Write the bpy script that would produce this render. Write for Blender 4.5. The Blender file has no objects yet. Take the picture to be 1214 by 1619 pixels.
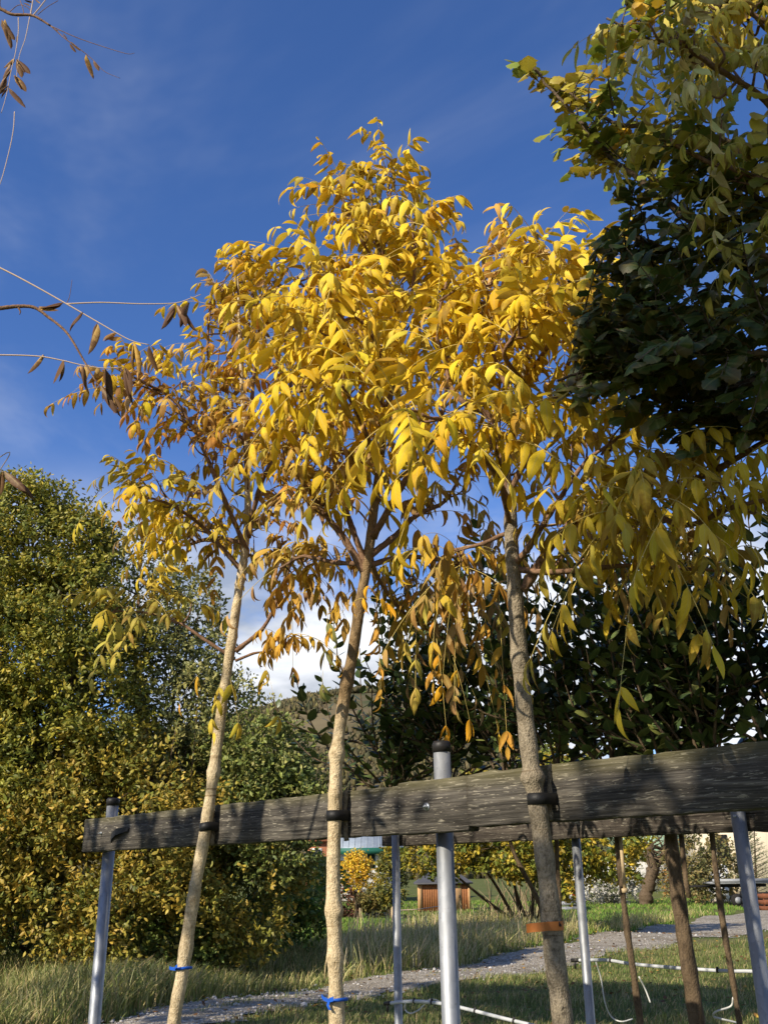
import bpy, math, random
import numpy as np
from math import radians, sin, cos, pi, tan
from mathutils import Vector, Matrix

# ------------------------------------------------------------------ camera
W0, H0, FPX, ZC = 1214.0, 1619.0, 1500.0, 1.7
scene = bpy.context.scene
COL = scene.collection
cam_d = bpy.data.cameras.new("camera")
cam_d.sensor_fit = 'HORIZONTAL'; cam_d.sensor_width = 36.0; cam_d.lens = 36.0 * FPX / W0
cam_d.clip_start = 0.05; cam_d.clip_end = 12000
cam = bpy.data.objects.new("camera", cam_d); COL.objects.link(cam)
RM = Matrix.Rotation(radians(111), 3, 'X') @ Matrix.Rotation(radians(-0.83), 3, 'Z')
cam.matrix_world = Matrix.Translation((0, 0, ZC)) @ RM.to_4x4()
scene.camera = cam
R3 = np.array(RM)

# ------------------------------------------------------------------ world, sun, exposure
SUN_AZ, SUN_EL = 46.0, 32.0         # sun stands behind the viewer, to the left
sd = Vector((-sin(radians(SUN_AZ)) * cos(radians(SUN_EL)), -cos(radians(SUN_AZ)) * cos(radians(SUN_EL)), sin(radians(SUN_EL))))
world = bpy.data.worlds.new("World"); scene.world = world; world.use_nodes = True
nt = world.node_tree; nt.nodes.clear()
def N(t, kind, **kw):
    n = t.nodes.new(kind)
    for k, v in kw.items():
        if k in n.inputs.keys() if isinstance(k, str) else False: n.inputs[k].default_value = v
        else: setattr(n, k, v)
    return n
sky = nt.nodes.new('ShaderNodeTexSky'); sky.sky_type = 'NISHITA'; sky.sun_disc = False
sky.sun_elevation = radians(SUN_EL); sky.sun_rotation = math.atan2(sd.x, sd.y) % (2 * pi)
sky.altitude = 400; sky.air_density = 1.0; sky.dust_density = 0.35; sky.ozone_density = 3.5
bg = nt.nodes.new('ShaderNodeBackground'); bg.inputs[1].default_value = 0.098
hs = nt.nodes.new('ShaderNodeHueSaturation'); hs.inputs['Saturation'].default_value = 1.12
nt.links.new(sky.outputs[0], hs.inputs['Color']); tint = nt.nodes.new('ShaderNodeMix'); tint.data_type = 'RGBA'; tint.blend_type = 'MULTIPLY'; tint.inputs[0].default_value = 1; tint.inputs[7].default_value = (.93, .99, 1.27, 1)
nt.links.new(hs.outputs[0], tint.inputs[6]); nt.links.new(tint.outputs[2], bg.inputs[0])
cl = nt.nodes.new('ShaderNodeBackground'); cl.inputs[1].default_value = 1.0
tc = nt.nodes.new('ShaderNodeTexCoord'); sep = nt.nodes.new('ShaderNodeSeparateXYZ')
nt.links.new(tc.outputs['Generated'], sep.inputs[0])
def wm(op, a, b=None, c=None):
    n = nt.nodes.new('ShaderNodeMath'); n.operation = op
    for i, v in enumerate((a, b, c)):
        if v is None: continue
        if isinstance(v, (int, float)): n.inputs[i].default_value = v
        else: nt.links.new(v, n.inputs[i])
    return n.outputs[0]
def mapr(v, a, b, c, d):
    n = nt.nodes.new('ShaderNodeMapRange'); n.interpolation_type = 'SMOOTHSTEP'
    nt.links.new(v, n.inputs[0])
    for i, q in enumerate((a, b, c, d)): n.inputs[i + 1].default_value = q
    return n.outputs[0]
zz = wm('ADD', sep.outputs[2], 0.22)
comb = nt.nodes.new('ShaderNodeCombineXYZ')
nt.links.new(wm('DIVIDE', sep.outputs[0], zz), comb.inputs[0]); nt.links.new(wm('DIVIDE', sep.outputs[1], zz), comb.inputs[1])
def wnoise(scale, det, rough, off, dist=0.0):
    m = nt.nodes.new('ShaderNodeMapping'); m.inputs['Location'].default_value = off
    nt.links.new(comb.outputs[0], m.inputs[0])
    n = nt.nodes.new('ShaderNodeTexNoise'); n.inputs['Scale'].default_value = scale
    n.inputs['Detail'].default_value = det; n.inputs['Roughness'].default_value = rough; n.inputs['Distortion'].default_value = dist
    nt.links.new(m.outputs[0], n.inputs[0]); return n.outputs[0]
n1 = wnoise(1.5, 7, 0.55, (3.1, 7.3, 0), 0.2)
low = mapr(sep.outputs[2], 0.24, 0.42, 1, 0)            # cumulus only near the horizon
cum = wm('MULTIPLY', mapr(n1, 0.36, 0.52, 0, 1), low)
n2 = wnoise(0.9, 6, 0.6, (1.0, 2.2, 4), 0.8)            # faint high veil
veil = wm('MULTIPLY', mapr(n2, 0.45, 0.74, 0, 0.24), 1.0)
fac = wm('MAXIMUM', cum, veil)
n3 = wnoise(3.0, 5, 0.5, (5.2, 1.3, 2))
cr = nt.nodes.new('ShaderNodeValToRGB')
cr.color_ramp.elements[0].position = 0.36; cr.color_ramp.elements[0].color = (0.30, 0.34, 0.41, 1)
cr.color_ramp.elements[1].position = 0.58; cr.color_ramp.elements[1].color = (0.74, 0.76, 0.80, 1)
nt.links.new(n3, cr.inputs[0]); nt.links.new(cr.outputs[0], cl.inputs[0])
mx = nt.nodes.new('ShaderNodeMixShader'); wo = nt.nodes.new('ShaderNodeOutputWorld')
nt.links.new(fac, mx.inputs[0]); nt.links.new(bg.outputs[0], mx.inputs[1]); nt.links.new(cl.outputs[0], mx.inputs[2])
nt.links.new(mx.outputs[0], wo.inputs[0])

sun_d = bpy.data.lights.new("sun", 'SUN'); sun_d.energy = 4.6; sun_d.angle = radians(0.5); sun_d.color = (1.0, 0.90, 0.74)
sun = bpy.data.objects.new("sun", sun_d); COL.objects.link(sun)
sun.rotation_euler = sd.to_track_quat('Z', 'Y').to_euler()
scene.view_settings.view_transform = 'Standard'; scene.view_settings.look = 'None'
scene.view_settings.exposure = 0.52; scene.view_settings.gamma = 1.0
scene.cycles.max_bounces = 6; scene.cycles.transparent_max_bounces = 6
scene.cycles.diffuse_bounces = 3; scene.cycles.transmission_bounces = 3

# ------------------------------------------------------------------ pixel -> place helpers
def ray(x, y): return R3 @ np.array([(x - W0 / 2) / FPX, -(y - H0 / 2) / FPX, -1.0])
def PY(x, y, Y):
    v = ray(x, y); return v * (Y / v[1]) + np.array([0, 0, ZC])
def PZ(x, y, z=0.0):
    v = ray(x, y); return v * ((z - ZC) / v[2]) + np.array([0, 0, ZC])
def proj(P):
    P = np.atleast_2d(P) - np.array([0, 0, ZC]); q = P @ R3
    d = np.maximum(-q[:, 2], 1e-4)
    return np.stack([W0 / 2 + q[:, 0] / d * FPX, H0 / 2 - q[:, 1] / d * FPX], 1)
def inside(poly, xy):
    poly = np.array(poly, float); x, y = xy[:, 0], xy[:, 1]; r = np.zeros(len(xy), bool)
    j = len(poly) - 1
    for i in range(len(poly)):
        xi, yi = poly[i]; xj, yj = poly[j]
        c = ((yi > y) != (yj > y)) & (x < (xj - xi) * (y - yi) / (yj - yi + 1e-12) + xi); r ^= c; j = i
    return r
BA = np.array([-1.28, 4.35]); BD = np.array([2.09, -2.25]); BD = BD / np.linalg.norm(BD); BN = np.array([BD[1], -BD[0]])
if BN[1] > 0: BN = -BN                                   # row normal, towards the viewer
def row(px, off=0.0):                                    # Y where the vertical plane through px meets the row, off metres in front
    v = ray(px, 1300); o = BA + BN * off
    A = np.array([[v[0], -BD[0]], [v[1], -BD[1]]]); s, t = np.linalg.solve(A, o); return s * v[1]

# ------------------------------------------------------------------ object helpers
def tag(o, label=None, cat=None, group=None, kind=None):
    if label: o['label'] = label
    if cat: o['category'] = cat
    if group: o['group'] = group
    if kind: o['kind'] = kind
    return o
def empty(name, loc, label, cat, group=None):
    o = bpy.data.objects.new(name, None); COL.objects.link(o); o.location = loc; o.empty_display_size = .1
    return tag(o, label, cat, group)
def copy_tree(o, parent=None):
    c = o.copy(); COL.objects.link(c); c.parent = parent
    for ch in [k for k in o.children]: copy_tree(ch, c)
    return c
def add_mesh(name, V, Q, mat, parent=None, col=None, aux=None, smooth=False, mi=None, mats=None):
    """one mesh object of quads (or tris) from numpy arrays; world coordinates, parented keeping place"""
    V = np.asarray(V, np.float32); Q = np.asarray(Q, np.int32); k = Q.shape[1]
    me = bpy.data.meshes.new(name)
    off = np.zeros(3, np.float32)
    if parent is not None:
        p = parent
        while p is not None: off += np.array(p.location, np.float32); p = p.parent
    me.vertices.add(len(V)); me.vertices.foreach_set('co', (V - off).ravel())
    me.loops.add(Q.size); me.loops.foreach_set('vertex_index', Q.ravel())
    me.polygons.add(len(Q)); me.polygons.foreach_set('loop_start', np.arange(0, Q.size, k, dtype=np.int32))
    me.polygons.foreach_set('loop_total', np.full(len(Q), k, np.int32))
    if smooth: me.polygons.foreach_set('use_smooth', np.ones(len(Q), bool))
    if mi is not None: me.polygons.foreach_set('material_index', np.asarray(mi, np.int32))
    for nm, a in (('tint', col), ('aux', aux)):
        if a is None: continue
        a = np.asarray(a, np.float32)
        if a.shape[1] == 3: a = np.concatenate([a, np.ones((len(a), 1), np.float32)], 1)
        at = me.attributes.new(nm, 'FLOAT_COLOR', 'POINT'); at.data.foreach_set('color', a.ravel())
    me.update(calc_edges=True); me.validate()
    for m in (mats or [mat]): me.materials.append(m)
    o = bpy.data.objects.new(name, me); COL.objects.link(o)
    if parent is not None: o.parent = parent
    return o
class Acc:
    """collects quads into one mesh"""
    def __init__(s): s.V = []; s.Q = []; s.C = []; s.A = []; s.n = 0; s.M = []
    def add(s, V, Q, col=None, aux=None, m=0):
        V = np.asarray(V, float); Q = np.asarray(Q, int)
        s.V.append(V); s.Q.append(Q + s.n); s.n += len(V); s.M.append(np.full(len(Q), m))
        s.C.append(np.broadcast_to(col if col is not None else np.ones(3), (len(V), 3)))
        s.A.append(np.broadcast_to(aux if aux is not None else np.zeros(3), (len(V), 3)))
    def box(s, c, size, rot=0.0, m=0, col=None, axes=None):
        sx, sy, sz = [q / 2 for q in size]
        v = np.array([[x, y, z] for z in (-sz, sz) for y in (-sy, sy) for x in (-sx, sx)])
        if axes is None:
            cr_, sr = cos(rot), sin(rot); axes = np.array([[cr_, sr, 0], [-sr, cr_, 0], [0, 0, 1]])
        s.add(v @ np.asarray(axes) + np.array(c), [[0, 2, 3, 1], [4, 5, 7, 6], [0, 1, 5, 4], [2, 6, 7, 3], [0, 4, 6, 2], [1, 3, 7, 5]], m=m, col=col)
    def tube(s, P, r, k=8, m=0, col=None, cap=True, noise=0.0, seed=0):
        P = np.asarray(P, float); n = len(P); r = np.asarray(r, float); r = r if r.ndim == 2 else np.broadcast_to(r, (n,)).astype(float)
        T = np.gradient(P, axis=0); T /= np.linalg.norm(T, axis=1)[:, None] + 1e-9
        u = np.cross(T[0], [0, 0, 1.0]);
        if np.linalg.norm(u) < .1: u = np.cross(T[0], [1.0, 0, 0])
        u /= np.linalg.norm(u); a = np.arange(k) * 2 * pi / k; V = []
        rg = np.random.default_rng(seed)
        for i in range(n):
            u = u - T[i] * u.dot(T[i]); u /= np.linalg.norm(u); w = np.cross(T[i], u)
            rr = r[i] * (1 + (rg.normal(0, noise, k) if noise else 0))
            V.append(P[i] + (np.cos(a)[:, None] * u + np.sin(a)[:, None] * w) * np.reshape(rr, (-1, 1)))
        V = np.concatenate(V); Q = []
        i, j = np.meshgrid(np.arange(n - 1), np.arange(k), indexing='ij'); j2 = (j + 1) % k
        Q = np.stack([i * k + j, i * k + j2, (i + 1) * k + j2, (i + 1) * k + j], -1).reshape(-1, 4)
        if cap:
            V = np.concatenate([V, P[:1], P[-1:]]); a0, b0 = n * k, n * k + 1
            jj = np.arange(0, k, 2)
            Q = np.concatenate([Q, np.stack([np.full(len(jj), a0), (jj + 2) % k, (jj + 1) % k, jj], 1),
                                np.stack([np.full(len(jj), b0), (n - 1) * k + jj, (n - 1) * k + (jj + 1) % k, (n - 1) * k + (jj + 2) % k], 1)])
        s.add(V, Q, col=col, m=m)
    def build(s, name, mat, parent=None, smooth=False, mats=None, col=False, aux=False):
        return add_mesh(name, np.concatenate(s.V), np.concatenate(s.Q), mat, parent, np.concatenate(s.C) if col else None,
                        np.concatenate(s.A) if aux else None, smooth, np.concatenate(s.M), mats)
def smooth_path(P, n=8):
    P = np.asarray(P, float)
    if len(P) < 3:
        t = np.linspace(0, 1, n + 1)[:, None]; return P[0] * (1 - t) + P[-1] * t
    Q = np.concatenate([[2 * P[0] - P[1]], P, [2 * P[-1] - P[-2]]]); out = []
    for i in range(1, len(Q) - 2):
        t = np.linspace(0, 1, n, endpoint=False)[:, None]; a, b, c, d = Q[i - 1], Q[i], Q[i + 1], Q[i + 2]
        out.append(.5 * (2 * b + (c - a) * t + (2 * a - 5 * b + 4 * c - d) * t ** 2 + (3 * b - a - 3 * c + d) * t ** 3))
    return np.concatenate(out + [P[-1:]])
def nrm(v): return v / (np.linalg.norm(v, axis=-1, keepdims=True) + 1e-9)

# ------------------------------------------------------------------ materials
def mat(name, base=(.5, .5, .5), rough=.8, metal=0.0, spec=.3):
    m = bpy.data.materials.new(name); m.use_nodes = True; t = m.node_tree; b = t.nodes['Principled BSDF']
    b.inputs['Base Color'].default_value = (*base, 1); b.inputs['Roughness'].default_value = rough
    b.inputs['Metallic'].default_value = metal; b.inputs['Specular IOR Level'].default_value = spec
    return m, t, b
def tex(t, kind='ShaderNodeTexNoise', scale=5, detail=5, rough=.6, stretch=(1, 1, 1), dist=0.0, coord='Object', rot=(0, 0, 0)):
    c = t.nodes.new('ShaderNodeTexCoord'); mp = t.nodes.new('ShaderNodeMapping'); mp.inputs['Scale'].default_value = stretch
    mp.inputs['Rotation'].default_value = rot
    t.links.new(c.outputs[coord], mp.inputs[0]); n = t.nodes.new(kind); n.inputs['Scale'].default_value = scale
    if kind == 'ShaderNodeTexNoise':
        n.inputs['Detail'].default_value = detail; n.inputs['Roughness'].default_value = rough; n.inputs['Distortion'].default_value = dist
    t.links.new(mp.outputs[0], n.inputs[0]); return n
def ramp(t, src, stops):
    r = t.nodes.new('ShaderNodeValToRGB'); e = r.color_ramp.elements
    while len(e) < len(stops): e.new(.5)
    for q, (p, c) in zip(e, stops): q.position = p; q.color = (*c, 1)
    t.links.new(src, r.inputs[0]); return r.outputs[0]
def mixc(t, fac, a, b, mode='MIX'):
    n = t.nodes.new('ShaderNodeMix'); n.data_type = 'RGBA'; n.blend_type = mode
    for i, v in ((0, fac), (6, a), (7, b)):
        if isinstance(v, (int, float)): n.inputs[i].default_value = v
        elif isinstance(v, tuple): n.inputs[i].default_value = (*v, 1)
        else: t.links.new(v, n.inputs[i])
    return n.outputs[2]
def bump(t, b, h, strength=.4, dist=.01, nxt=None):
    n = t.nodes.new('ShaderNodeBump'); n.inputs['Strength'].default_value = strength; n.inputs['Distance'].default_value = dist
    t.links.new(h, n.inputs['Height']); t.links.new(n.outputs[0], b.inputs['Normal'])
    if nxt: t.links.new(nxt.outputs[0], n.inputs['Normal'])
    return n
def leaf_mat(name, trans=.3, rough=.5, spot=(.20, .08, .02), spotamt=.5, spec=.3, vein=.25):
    m, t, b = mat(name, rough=rough, spec=spec)
    a = t.nodes.new('ShaderNodeAttribute'); a.attribute_name = 'tint'
    x = t.nodes.new('ShaderNodeAttribute'); x.attribute_name = 'aux'; sp = t.nodes.new('ShaderNodeSeparateColor'); t.links.new(x.outputs['Color'], sp.inputs[0])
    nz = tex(t, scale=60, detail=4)
    def mth(op, p, q):
        n = t.nodes.new('ShaderNodeMath'); n.operation = op
        for i, v in enumerate((p, q)):
            if isinstance(v, (int, float)): n.inputs[i].default_value = v
            else: t.links.new(v, n.inputs[i])
        return n.outputs[0]
    # aux: R = along the leaf, G = |across|, B = withering
    mid = mth('LESS_THAN', sp.outputs[1], .10)
    side = mth('LESS_THAN', mth('FRACT', mth('SUBTRACT', mth('MULTIPLY', sp.outputs[0], 9.0), mth('MULTIPLY', sp.outputs[1], 1.6)), 0), .22)
    c0 = mixc(t, mth('MULTIPLY', side, vein * .55), a.outputs['Color'], mixc(t, 1.0, a.outputs['Color'], (.62, .58, .5), 'MULTIPLY'))
    c1 = mixc(t, mth('MULTIPLY', mid, vein), c0, (.62, .52, .18))
    br = mth('ADD', mth('MULTIPLY', sp.outputs[0], .35), mth('MULTIPLY', sp.outputs[1], .18))
    v = mth('ADD', mth('MULTIPLY', nz.outputs[0], .55), mth('ADD', br, mth('MULTIPLY', sp.outputs[2], .8)))
    f = ramp(t, v, [(0.0, (0, 0, 0)), (.70, (0, 0, 0)), (.90, (1, 1, 1))])
    c2 = mixc(t, mth('MULTIPLY', f, spotamt), c1, spot)
    n2 = tex(t, scale=14, detail=2)
    c3 = mixc(t, .35, c2, ramp(t, n2.outputs[0], [(.3, (.55, .5, .45)), (.7, (1.0, 1.0, 1.0))]), 'MULTIPLY')
    t.links.new(c3, b.inputs['Base Color']); bump(t, b, nz.outputs[0], .25, .004)
    tr = t.nodes.new('ShaderNodeBsdfTranslucent'); t.links.new(c3, tr.inputs[0]); ms = t.nodes.new('ShaderNodeMixShader')
    ms.inputs[0].default_value = trans; out = t.nodes['Material Output']
    t.links.new(b.outputs[0], ms.inputs[1]); t.links.new(tr.outputs[0], ms.inputs[2]); t.links.new(ms.outputs[0], out.inputs[0])
    return m
def bark_mat(name, c0, c1, scale=40, stretch=(1, 1, .35), strength=.8, dist=.006, grey_shade_z=0):
    m, t, b = mat(name, rough=.9, spec=.15)
    n = tex(t, scale=scale * 1.6, detail=8, rough=.75, stretch=stretch); g = tex(t, scale=9, detail=4)
    v = tex(t, 'ShaderNodeTexVoronoi', scale=scale * 4.2, stretch=(1, 1, .7))
    c = ramp(t, n.outputs[0], [(.34, c0), (.52, c1), (.75, tuple(min(1, q * 1.25) for q in c1))])
    c = mixc(t, .75, c, ramp(t, v.outputs[0], [(.0, (.35, .28, .22)), (.30, (1, 1, 1))]), 'MULTIPLY')
    c = mixc(t, .5, c, ramp(t, g.outputs[0], [(.38, (.50, .47, .40)), (.58, (1.0, 1.0, 1.0))]), 'MULTIPLY')
    ns = tex(t, scale=7, detail=3, stretch=(.25, .25, 11)); c = mixc(t, .8, c, ramp(t, ns.outputs[0], [(.62, (1, 1, 1)), (.68, (.45, .38, .30))]), 'MULTIPLY')
    if grey_shade_z:                                             # grey-brown younger wood higher up, with the crown's shade painted in
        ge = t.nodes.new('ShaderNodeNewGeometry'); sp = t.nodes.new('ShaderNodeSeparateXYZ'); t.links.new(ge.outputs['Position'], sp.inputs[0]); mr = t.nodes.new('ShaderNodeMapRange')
        mr.inputs[1].default_value = grey_shade_z; mr.inputs[2].default_value = grey_shade_z + .12; t.links.new(sp.outputs[2], mr.inputs[0]); c = mixc(t, mr.outputs[0], c, mixc(t, 1.0, c, (.42, .36, .30), 'MULTIPLY'))
    t.links.new(c, b.inputs['Base Color']); bump(t, b, mixc(t, .4, n.outputs[0], v.outputs[0]), strength, dist)
    return m
M = {}
M['leaf'] = leaf_mat('yellow_leaf', .30, .62, spec=.15, spotamt=.65)
M['greenleaf'] = leaf_mat('green_leaf', .30, .45, spotamt=.35, spec=.35, vein=.12)
M['hedgeleaf'] = leaf_mat('hedge_leaf', .22, .5, spotamt=.25, spec=.3, vein=.1)
M['darkleaf'] = leaf_mat('dark_leaf', .10, .38, spotamt=.1, spec=.4, vein=.08)
M['deadleaf'] = leaf_mat('withered_leaf', .12, .7, spot=(.10, .045, .02), spotamt=.9, spec=.2)
M['bark'] = bark_mat('pale_corky_bark', (.34, .25, .14), (.64, .52, .33), 60, stretch=(1, 1, .7), strength=1.0)
M['barkb'] = bark_mat('pale_bark_grey_shaded_upwards', (.36, .26, .14), (.66, .53, .33), 60, stretch=(1, 1, .7), strength=1.0, grey_shade_z=2.12)
M['barkg'] = bark_mat('grey_brown_bark', (.10, .08, .055), (.30, .25, .175), 60, stretch=(1, 1, .6), strength=1.0)
M['barkd'] = bark_mat('dark_bark', (.05, .037, .026), (.14, .10, .062), 45)
M['twig'] = bark_mat('twig_bark', (.10, .055, .035), (.25, .15, .09), 60, stretch=(1, 1, 1), strength=.4)
M['stalk'], _, _ = mat('leaf_stalk', (.55, .42, .12), .6)
M['palestalk'], _, _ = mat('dry_stalk', (.48, .36, .26), .6)

def wood_mat(name, c0, c1, c2, along, moss=.35):
    m, t, b = mat(name, rough=.85, spec=.2)
    c = t.nodes.new('ShaderNodeTexCoord')
    rz = math.atan2(BD[1], BD[0]); mp = t.nodes.new('ShaderNodeMapping'); mp.vector_type = 'TEXTURE'; mp.inputs['Rotation'].default_value = (0, 0, rz)
    t.links.new(c.outputs['Object'], mp.inputs[0])
    def nz(scale, st, det=6, dist=0.0, r=.6):
        m2 = t.nodes.new('ShaderNodeMapping'); m2.inputs['Scale'].default_value = st; t.links.new(mp.outputs[0], m2.inputs[0])
        n = t.nodes.new('ShaderNodeTexNoise'); n.inputs['Scale'].default_value = scale; n.inputs['Detail'].default_value = det
        n.inputs['Distortion'].default_value = dist; n.inputs['Roughness'].default_value = r; t.links.new(m2.outputs[0], n.inputs[0]); return n.outputs[0]
    grain = nz(22, (.10, 1, 2.6), 8, 1.6, .7); fine = nz(75, (.07, 1, 3.0), 6, .8); big = nz(4, (1, 1, 1.4), 3)
    flake = nz(150, (.16, 1, 1.5), 5, .5, .65)
    k = ramp(t, grain, [(.30, c0), (.50, c1), (.72, c2)])
    k = mixc(t, .7, k, ramp(t, fine, [(.35, (.45, .42, .4)), (.62, (1, 1, 1))]), 'MULTIPLY')
    k = mixc(t, ramp(t, flake, [(.58, (0, 0, 0)), (.64, (.75, .75, .75))]), k, (.38, .35, .28))
    crack = nz(9, (.05, 1, 7), 4, .5, .55); k = mixc(t, .9, k, ramp(t, crack, [(.64, (1, 1, 1)), (.675, (.22, .20, .18))]), 'MULTIPLY')
    k = mixc(t, .7, k, ramp(t, big, [(.35, (.6, .57, .52)), (.65, (1.1, 1.08, 1.0))]), 'MULTIPLY')
    g = t.nodes.new('ShaderNodeNewGeometry'); s = t.nodes.new('ShaderNodeSeparateXYZ'); t.links.new(g.outputs['Position'], s.inputs[0])
    mr = t.nodes.new('ShaderNodeMapRange'); mr.inputs[1].default_value = ZC + .215; mr.inputs[2].default_value = ZC + .262
    mr.inputs[3].default_value = 0; mr.inputs[4].default_value = moss; t.links.new(s.outputs[2], mr.inputs[0])
    mm = t.nodes.new('ShaderNodeMath'); mm.operation = 'MULTIPLY'; t.links.new(mr.outputs[0], mm.inputs[0]); t.links.new(big, mm.inputs[1])
    m2 = t.nodes.new('ShaderNodeMath'); m2.operation = 'MULTIPLY'; m2.inputs[1].default_value = 1.8; m2.use_clamp = True; t.links.new(mm.outputs[0], m2.inputs[0])
    k = mixc(t, m2.outputs[0], k, (.19, .17, .05))
    t.links.new(k, b.inputs['Base Color']); bump(t, b, mixc(t, .5, grain, fine), .9, .006)
    return m
M['wood'] = wood_mat('weathered_wood', (.022, .020, .018), (.088, .081, .071), (.215, .197, .17), True)
M['wood2'] = wood_mat('weathered_wood_rear', (.035, .030, .026), (.08, .068, .058), (.14, .12, .10), True, .1)
def galv():
    m, t, b = mat('galvanised_steel', (.5, .52, .54), .42, .75, .5)
    v = tex(t, 'ShaderNodeTexVoronoi', scale=70, stretch=(1, 1, .5)); n = tex(t, scale=9, detail=6, stretch=(1, 1, .4)); n3 = tex(t, scale=120, detail=2)
    c = mixc(t, .5, ramp(t, v.outputs['Color'], [(.2, (.26, .28, .30)), (.8, (.38, .40, .42))]), ramp(t, n.outputs[0], [(.3, (.15, .16, .17)), (.65, (.44, .45, .46))]))
    c = mixc(t, ramp(t, n3.outputs[0], [(.66, (0, 0, 0)), (.72, (.7, .7, .7))]), c, (.22, .22, .22))
    t.links.new(c, b.inputs['Base Color']); t.links.new(ramp(t, n.outputs[0], [(.3, (.48, .48, .48)), (.7, (.68, .68, .68))]), b.inputs['Roughness'])
    bump(t, b, n.outputs[0], .15, .003); return m
M['steel'] = galv()
def simple(name, c, rough=.6, metal=0., nscale=12, amt=.35, bs=.15):
    m, t, b = mat(name, c, rough, metal); n = tex(t, scale=nscale, detail=6)
    t.links.new(mixc(t, amt, c, ramp(t, n.outputs[0], [(.3, (.35, .35, .35)), (.7, (1, 1, 1))]), 'MULTIPLY'), b.inputs['Base Color'])
    bump(t, b, n.outputs[0], bs, .004); return m
M['cap'] = simple('black_plastic_cap', (.022, .02, .019), .5)
M['rubber'] = simple('black_rubber_strap', (.012, .012, .012), .55, nscale=80, bs=.3)
M['zinc'] = simple('zinc_bolt', (.42, .45, .47), .45, .8, 60)
M['blue'] = simple('blue_tape', (.015, .10, .50), .4)
M['orange'] = simple('orange_label', (.50, .17, .035), .5, nscale=30, amt=.2)
M['ink'], _, _ = mat('black_ink', (.015, .015, .02), .6)
M['pipe'] = simple('pale_water_pipe', (.50, .52, .53), .45, nscale=20)
M['hose'] = simple('white_drip_hose', (.62, .62, .58), .5)
M['stake'] = simple('pale_wood_stake', (.50, .38, .22), .85, nscale=30)
M['white'] = simple('white_render', (.78, .76, .70), .85, nscale=1.5, amt=.15)
M['greenw'] = simple('pale_green_render', (.36, .50, .34), .85, nscale=1.5, amt=.15)
M['cream'] = simple('cream_render', (.68, .58, .42), .85, nscale=1.5, amt=.15)
M['roofm'] = simple('grey_metal_roof', (.30, .35, .40), .45, .3, nscale=2)
M['greenp'] = simple('dark_green_paint', (.02, .13, .09), .5)
M['glass'] = simple('dark_window_glass', (.03, .035, .04), .15)
M['dark'] = simple('dark_void', (.02, .018, .016), .9)
M['brick'] = simple('red_brick', (.42, .17, .09), .9, nscale=6, amt=.5)
M['shed'] = simple('brown_shed_boards', (.33, .13, .045), .75, nscale=8, amt=.5)
M['shedt'] = simple('pale_shed_trim', (.55, .33, .15), .75, nscale=8, amt=.4)
M['felt'] = simple('dark_roof_felt', (.09, .09, .095), .8, nscale=3, amt=.4)
M['red'] = simple('red_plastic', (.55, .04, .02), .5)
M['alu'] = simple('dull_aluminium', (.30, .31, .32), .6, .3)
M['rust'] = simple('rusty_metal', (.20, .07, .03), .8, nscale=10, amt=.6)

# ------------------------------------------------------------------ leaf templates and instancing
def leaflet(width=.32, droop=1.1, fold=.35, n=7, pw=.8, tip=.6, twist=0.0, lobes=0.0, acute=False):
    t = np.linspace(0, 1, n); ang = droop * t ** 1.2 + (-.15)
    dx = np.diff(t); am = (ang[1:] + ang[:-1]) / 2
    x = np.concatenate([[0], np.cumsum(dx * np.cos(am))]); z = -np.concatenate([[0], np.cumsum(dx * np.sin(am))])
    w = width / 2 * np.maximum(0, np.sin(pi * t ** pw)) ** tip * (1 + lobes * np.sin(t * n * 2.1))
    if acute: w = t ** .6 * (1 - t) ** 1.05; w = w / w.max() * width / 2
    w[-1] = .002; w[0] = .012
    V = []; A = []
    for i in range(n):
        tw = twist * t[i]
        for sgn in (-1, 0, 1):
            yy = sgn * w[i] * cos(fold); zz_ = -abs(sgn) * w[i] * sin(fold)
            nx, nz_ = sin(ang[i]), cos(ang[i])
            y2 = yy * cos(tw) - zz_ * sin(tw); z2 = yy * sin(tw) + zz_ * cos(tw)
            V.append([x[i] + nx * z2, y2, z[i] + nz_ * z2]); A.append([t[i], abs(sgn) * min(1, w[i] / width * 2), 0])
    Q = []
    for i in range(n - 1):
        for k in (0, 1): a = i * 3 + k; Q.append([a, a + 1, a + 4, a + 3])
    return np.array(V), np.array(Q), np.array(A)
LT = [leaflet(w_, d_, f_, n=9, twist=t_, acute=True) for w_, d_, f_, t_ in ((.30, 1.3, .35, 0), (.25, 1.9, .5, .6), (.32, .9, .25, -.3), (.22, 2.4, .8, -.8), (.30, 1.5, .15, .2), (.28, .5, .45, .9), (.26, 1.1, .9, -1.3))]
WT = [leaflet(.26, 1.0, 1.1, twist=1.2), leaflet(.22, 1.6, 1.2, twist=-1.5), leaflet(.3, .5, .9, twist=.7)]
OT = [leaflet(.62, .5, .25, n=6, pw=.9, tip=.7), leaflet(.58, .9, .4, n=6, pw=.9, tip=.7, twist=.4), leaflet(.66, .2, .15, n=6, tip=.7, twist=-.3)]
GT = [leaflet(.85, .6, .3, n=10, pw=1.25, tip=.6, lobes=.16), leaflet(.8, 1.0, .5, n=10, pw=1.25, tip=.6, lobes=.2, twist=.5), leaflet(.9, .3, .2, n=10, pw=1.3, tip=.6, lobes=.18, twist=-.4)]
HT = [leaflet(.60, .6, .35, n=4, tip=.7), leaflet(.55, .2, .5, n=4, tip=.7, twist=.6)]
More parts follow.
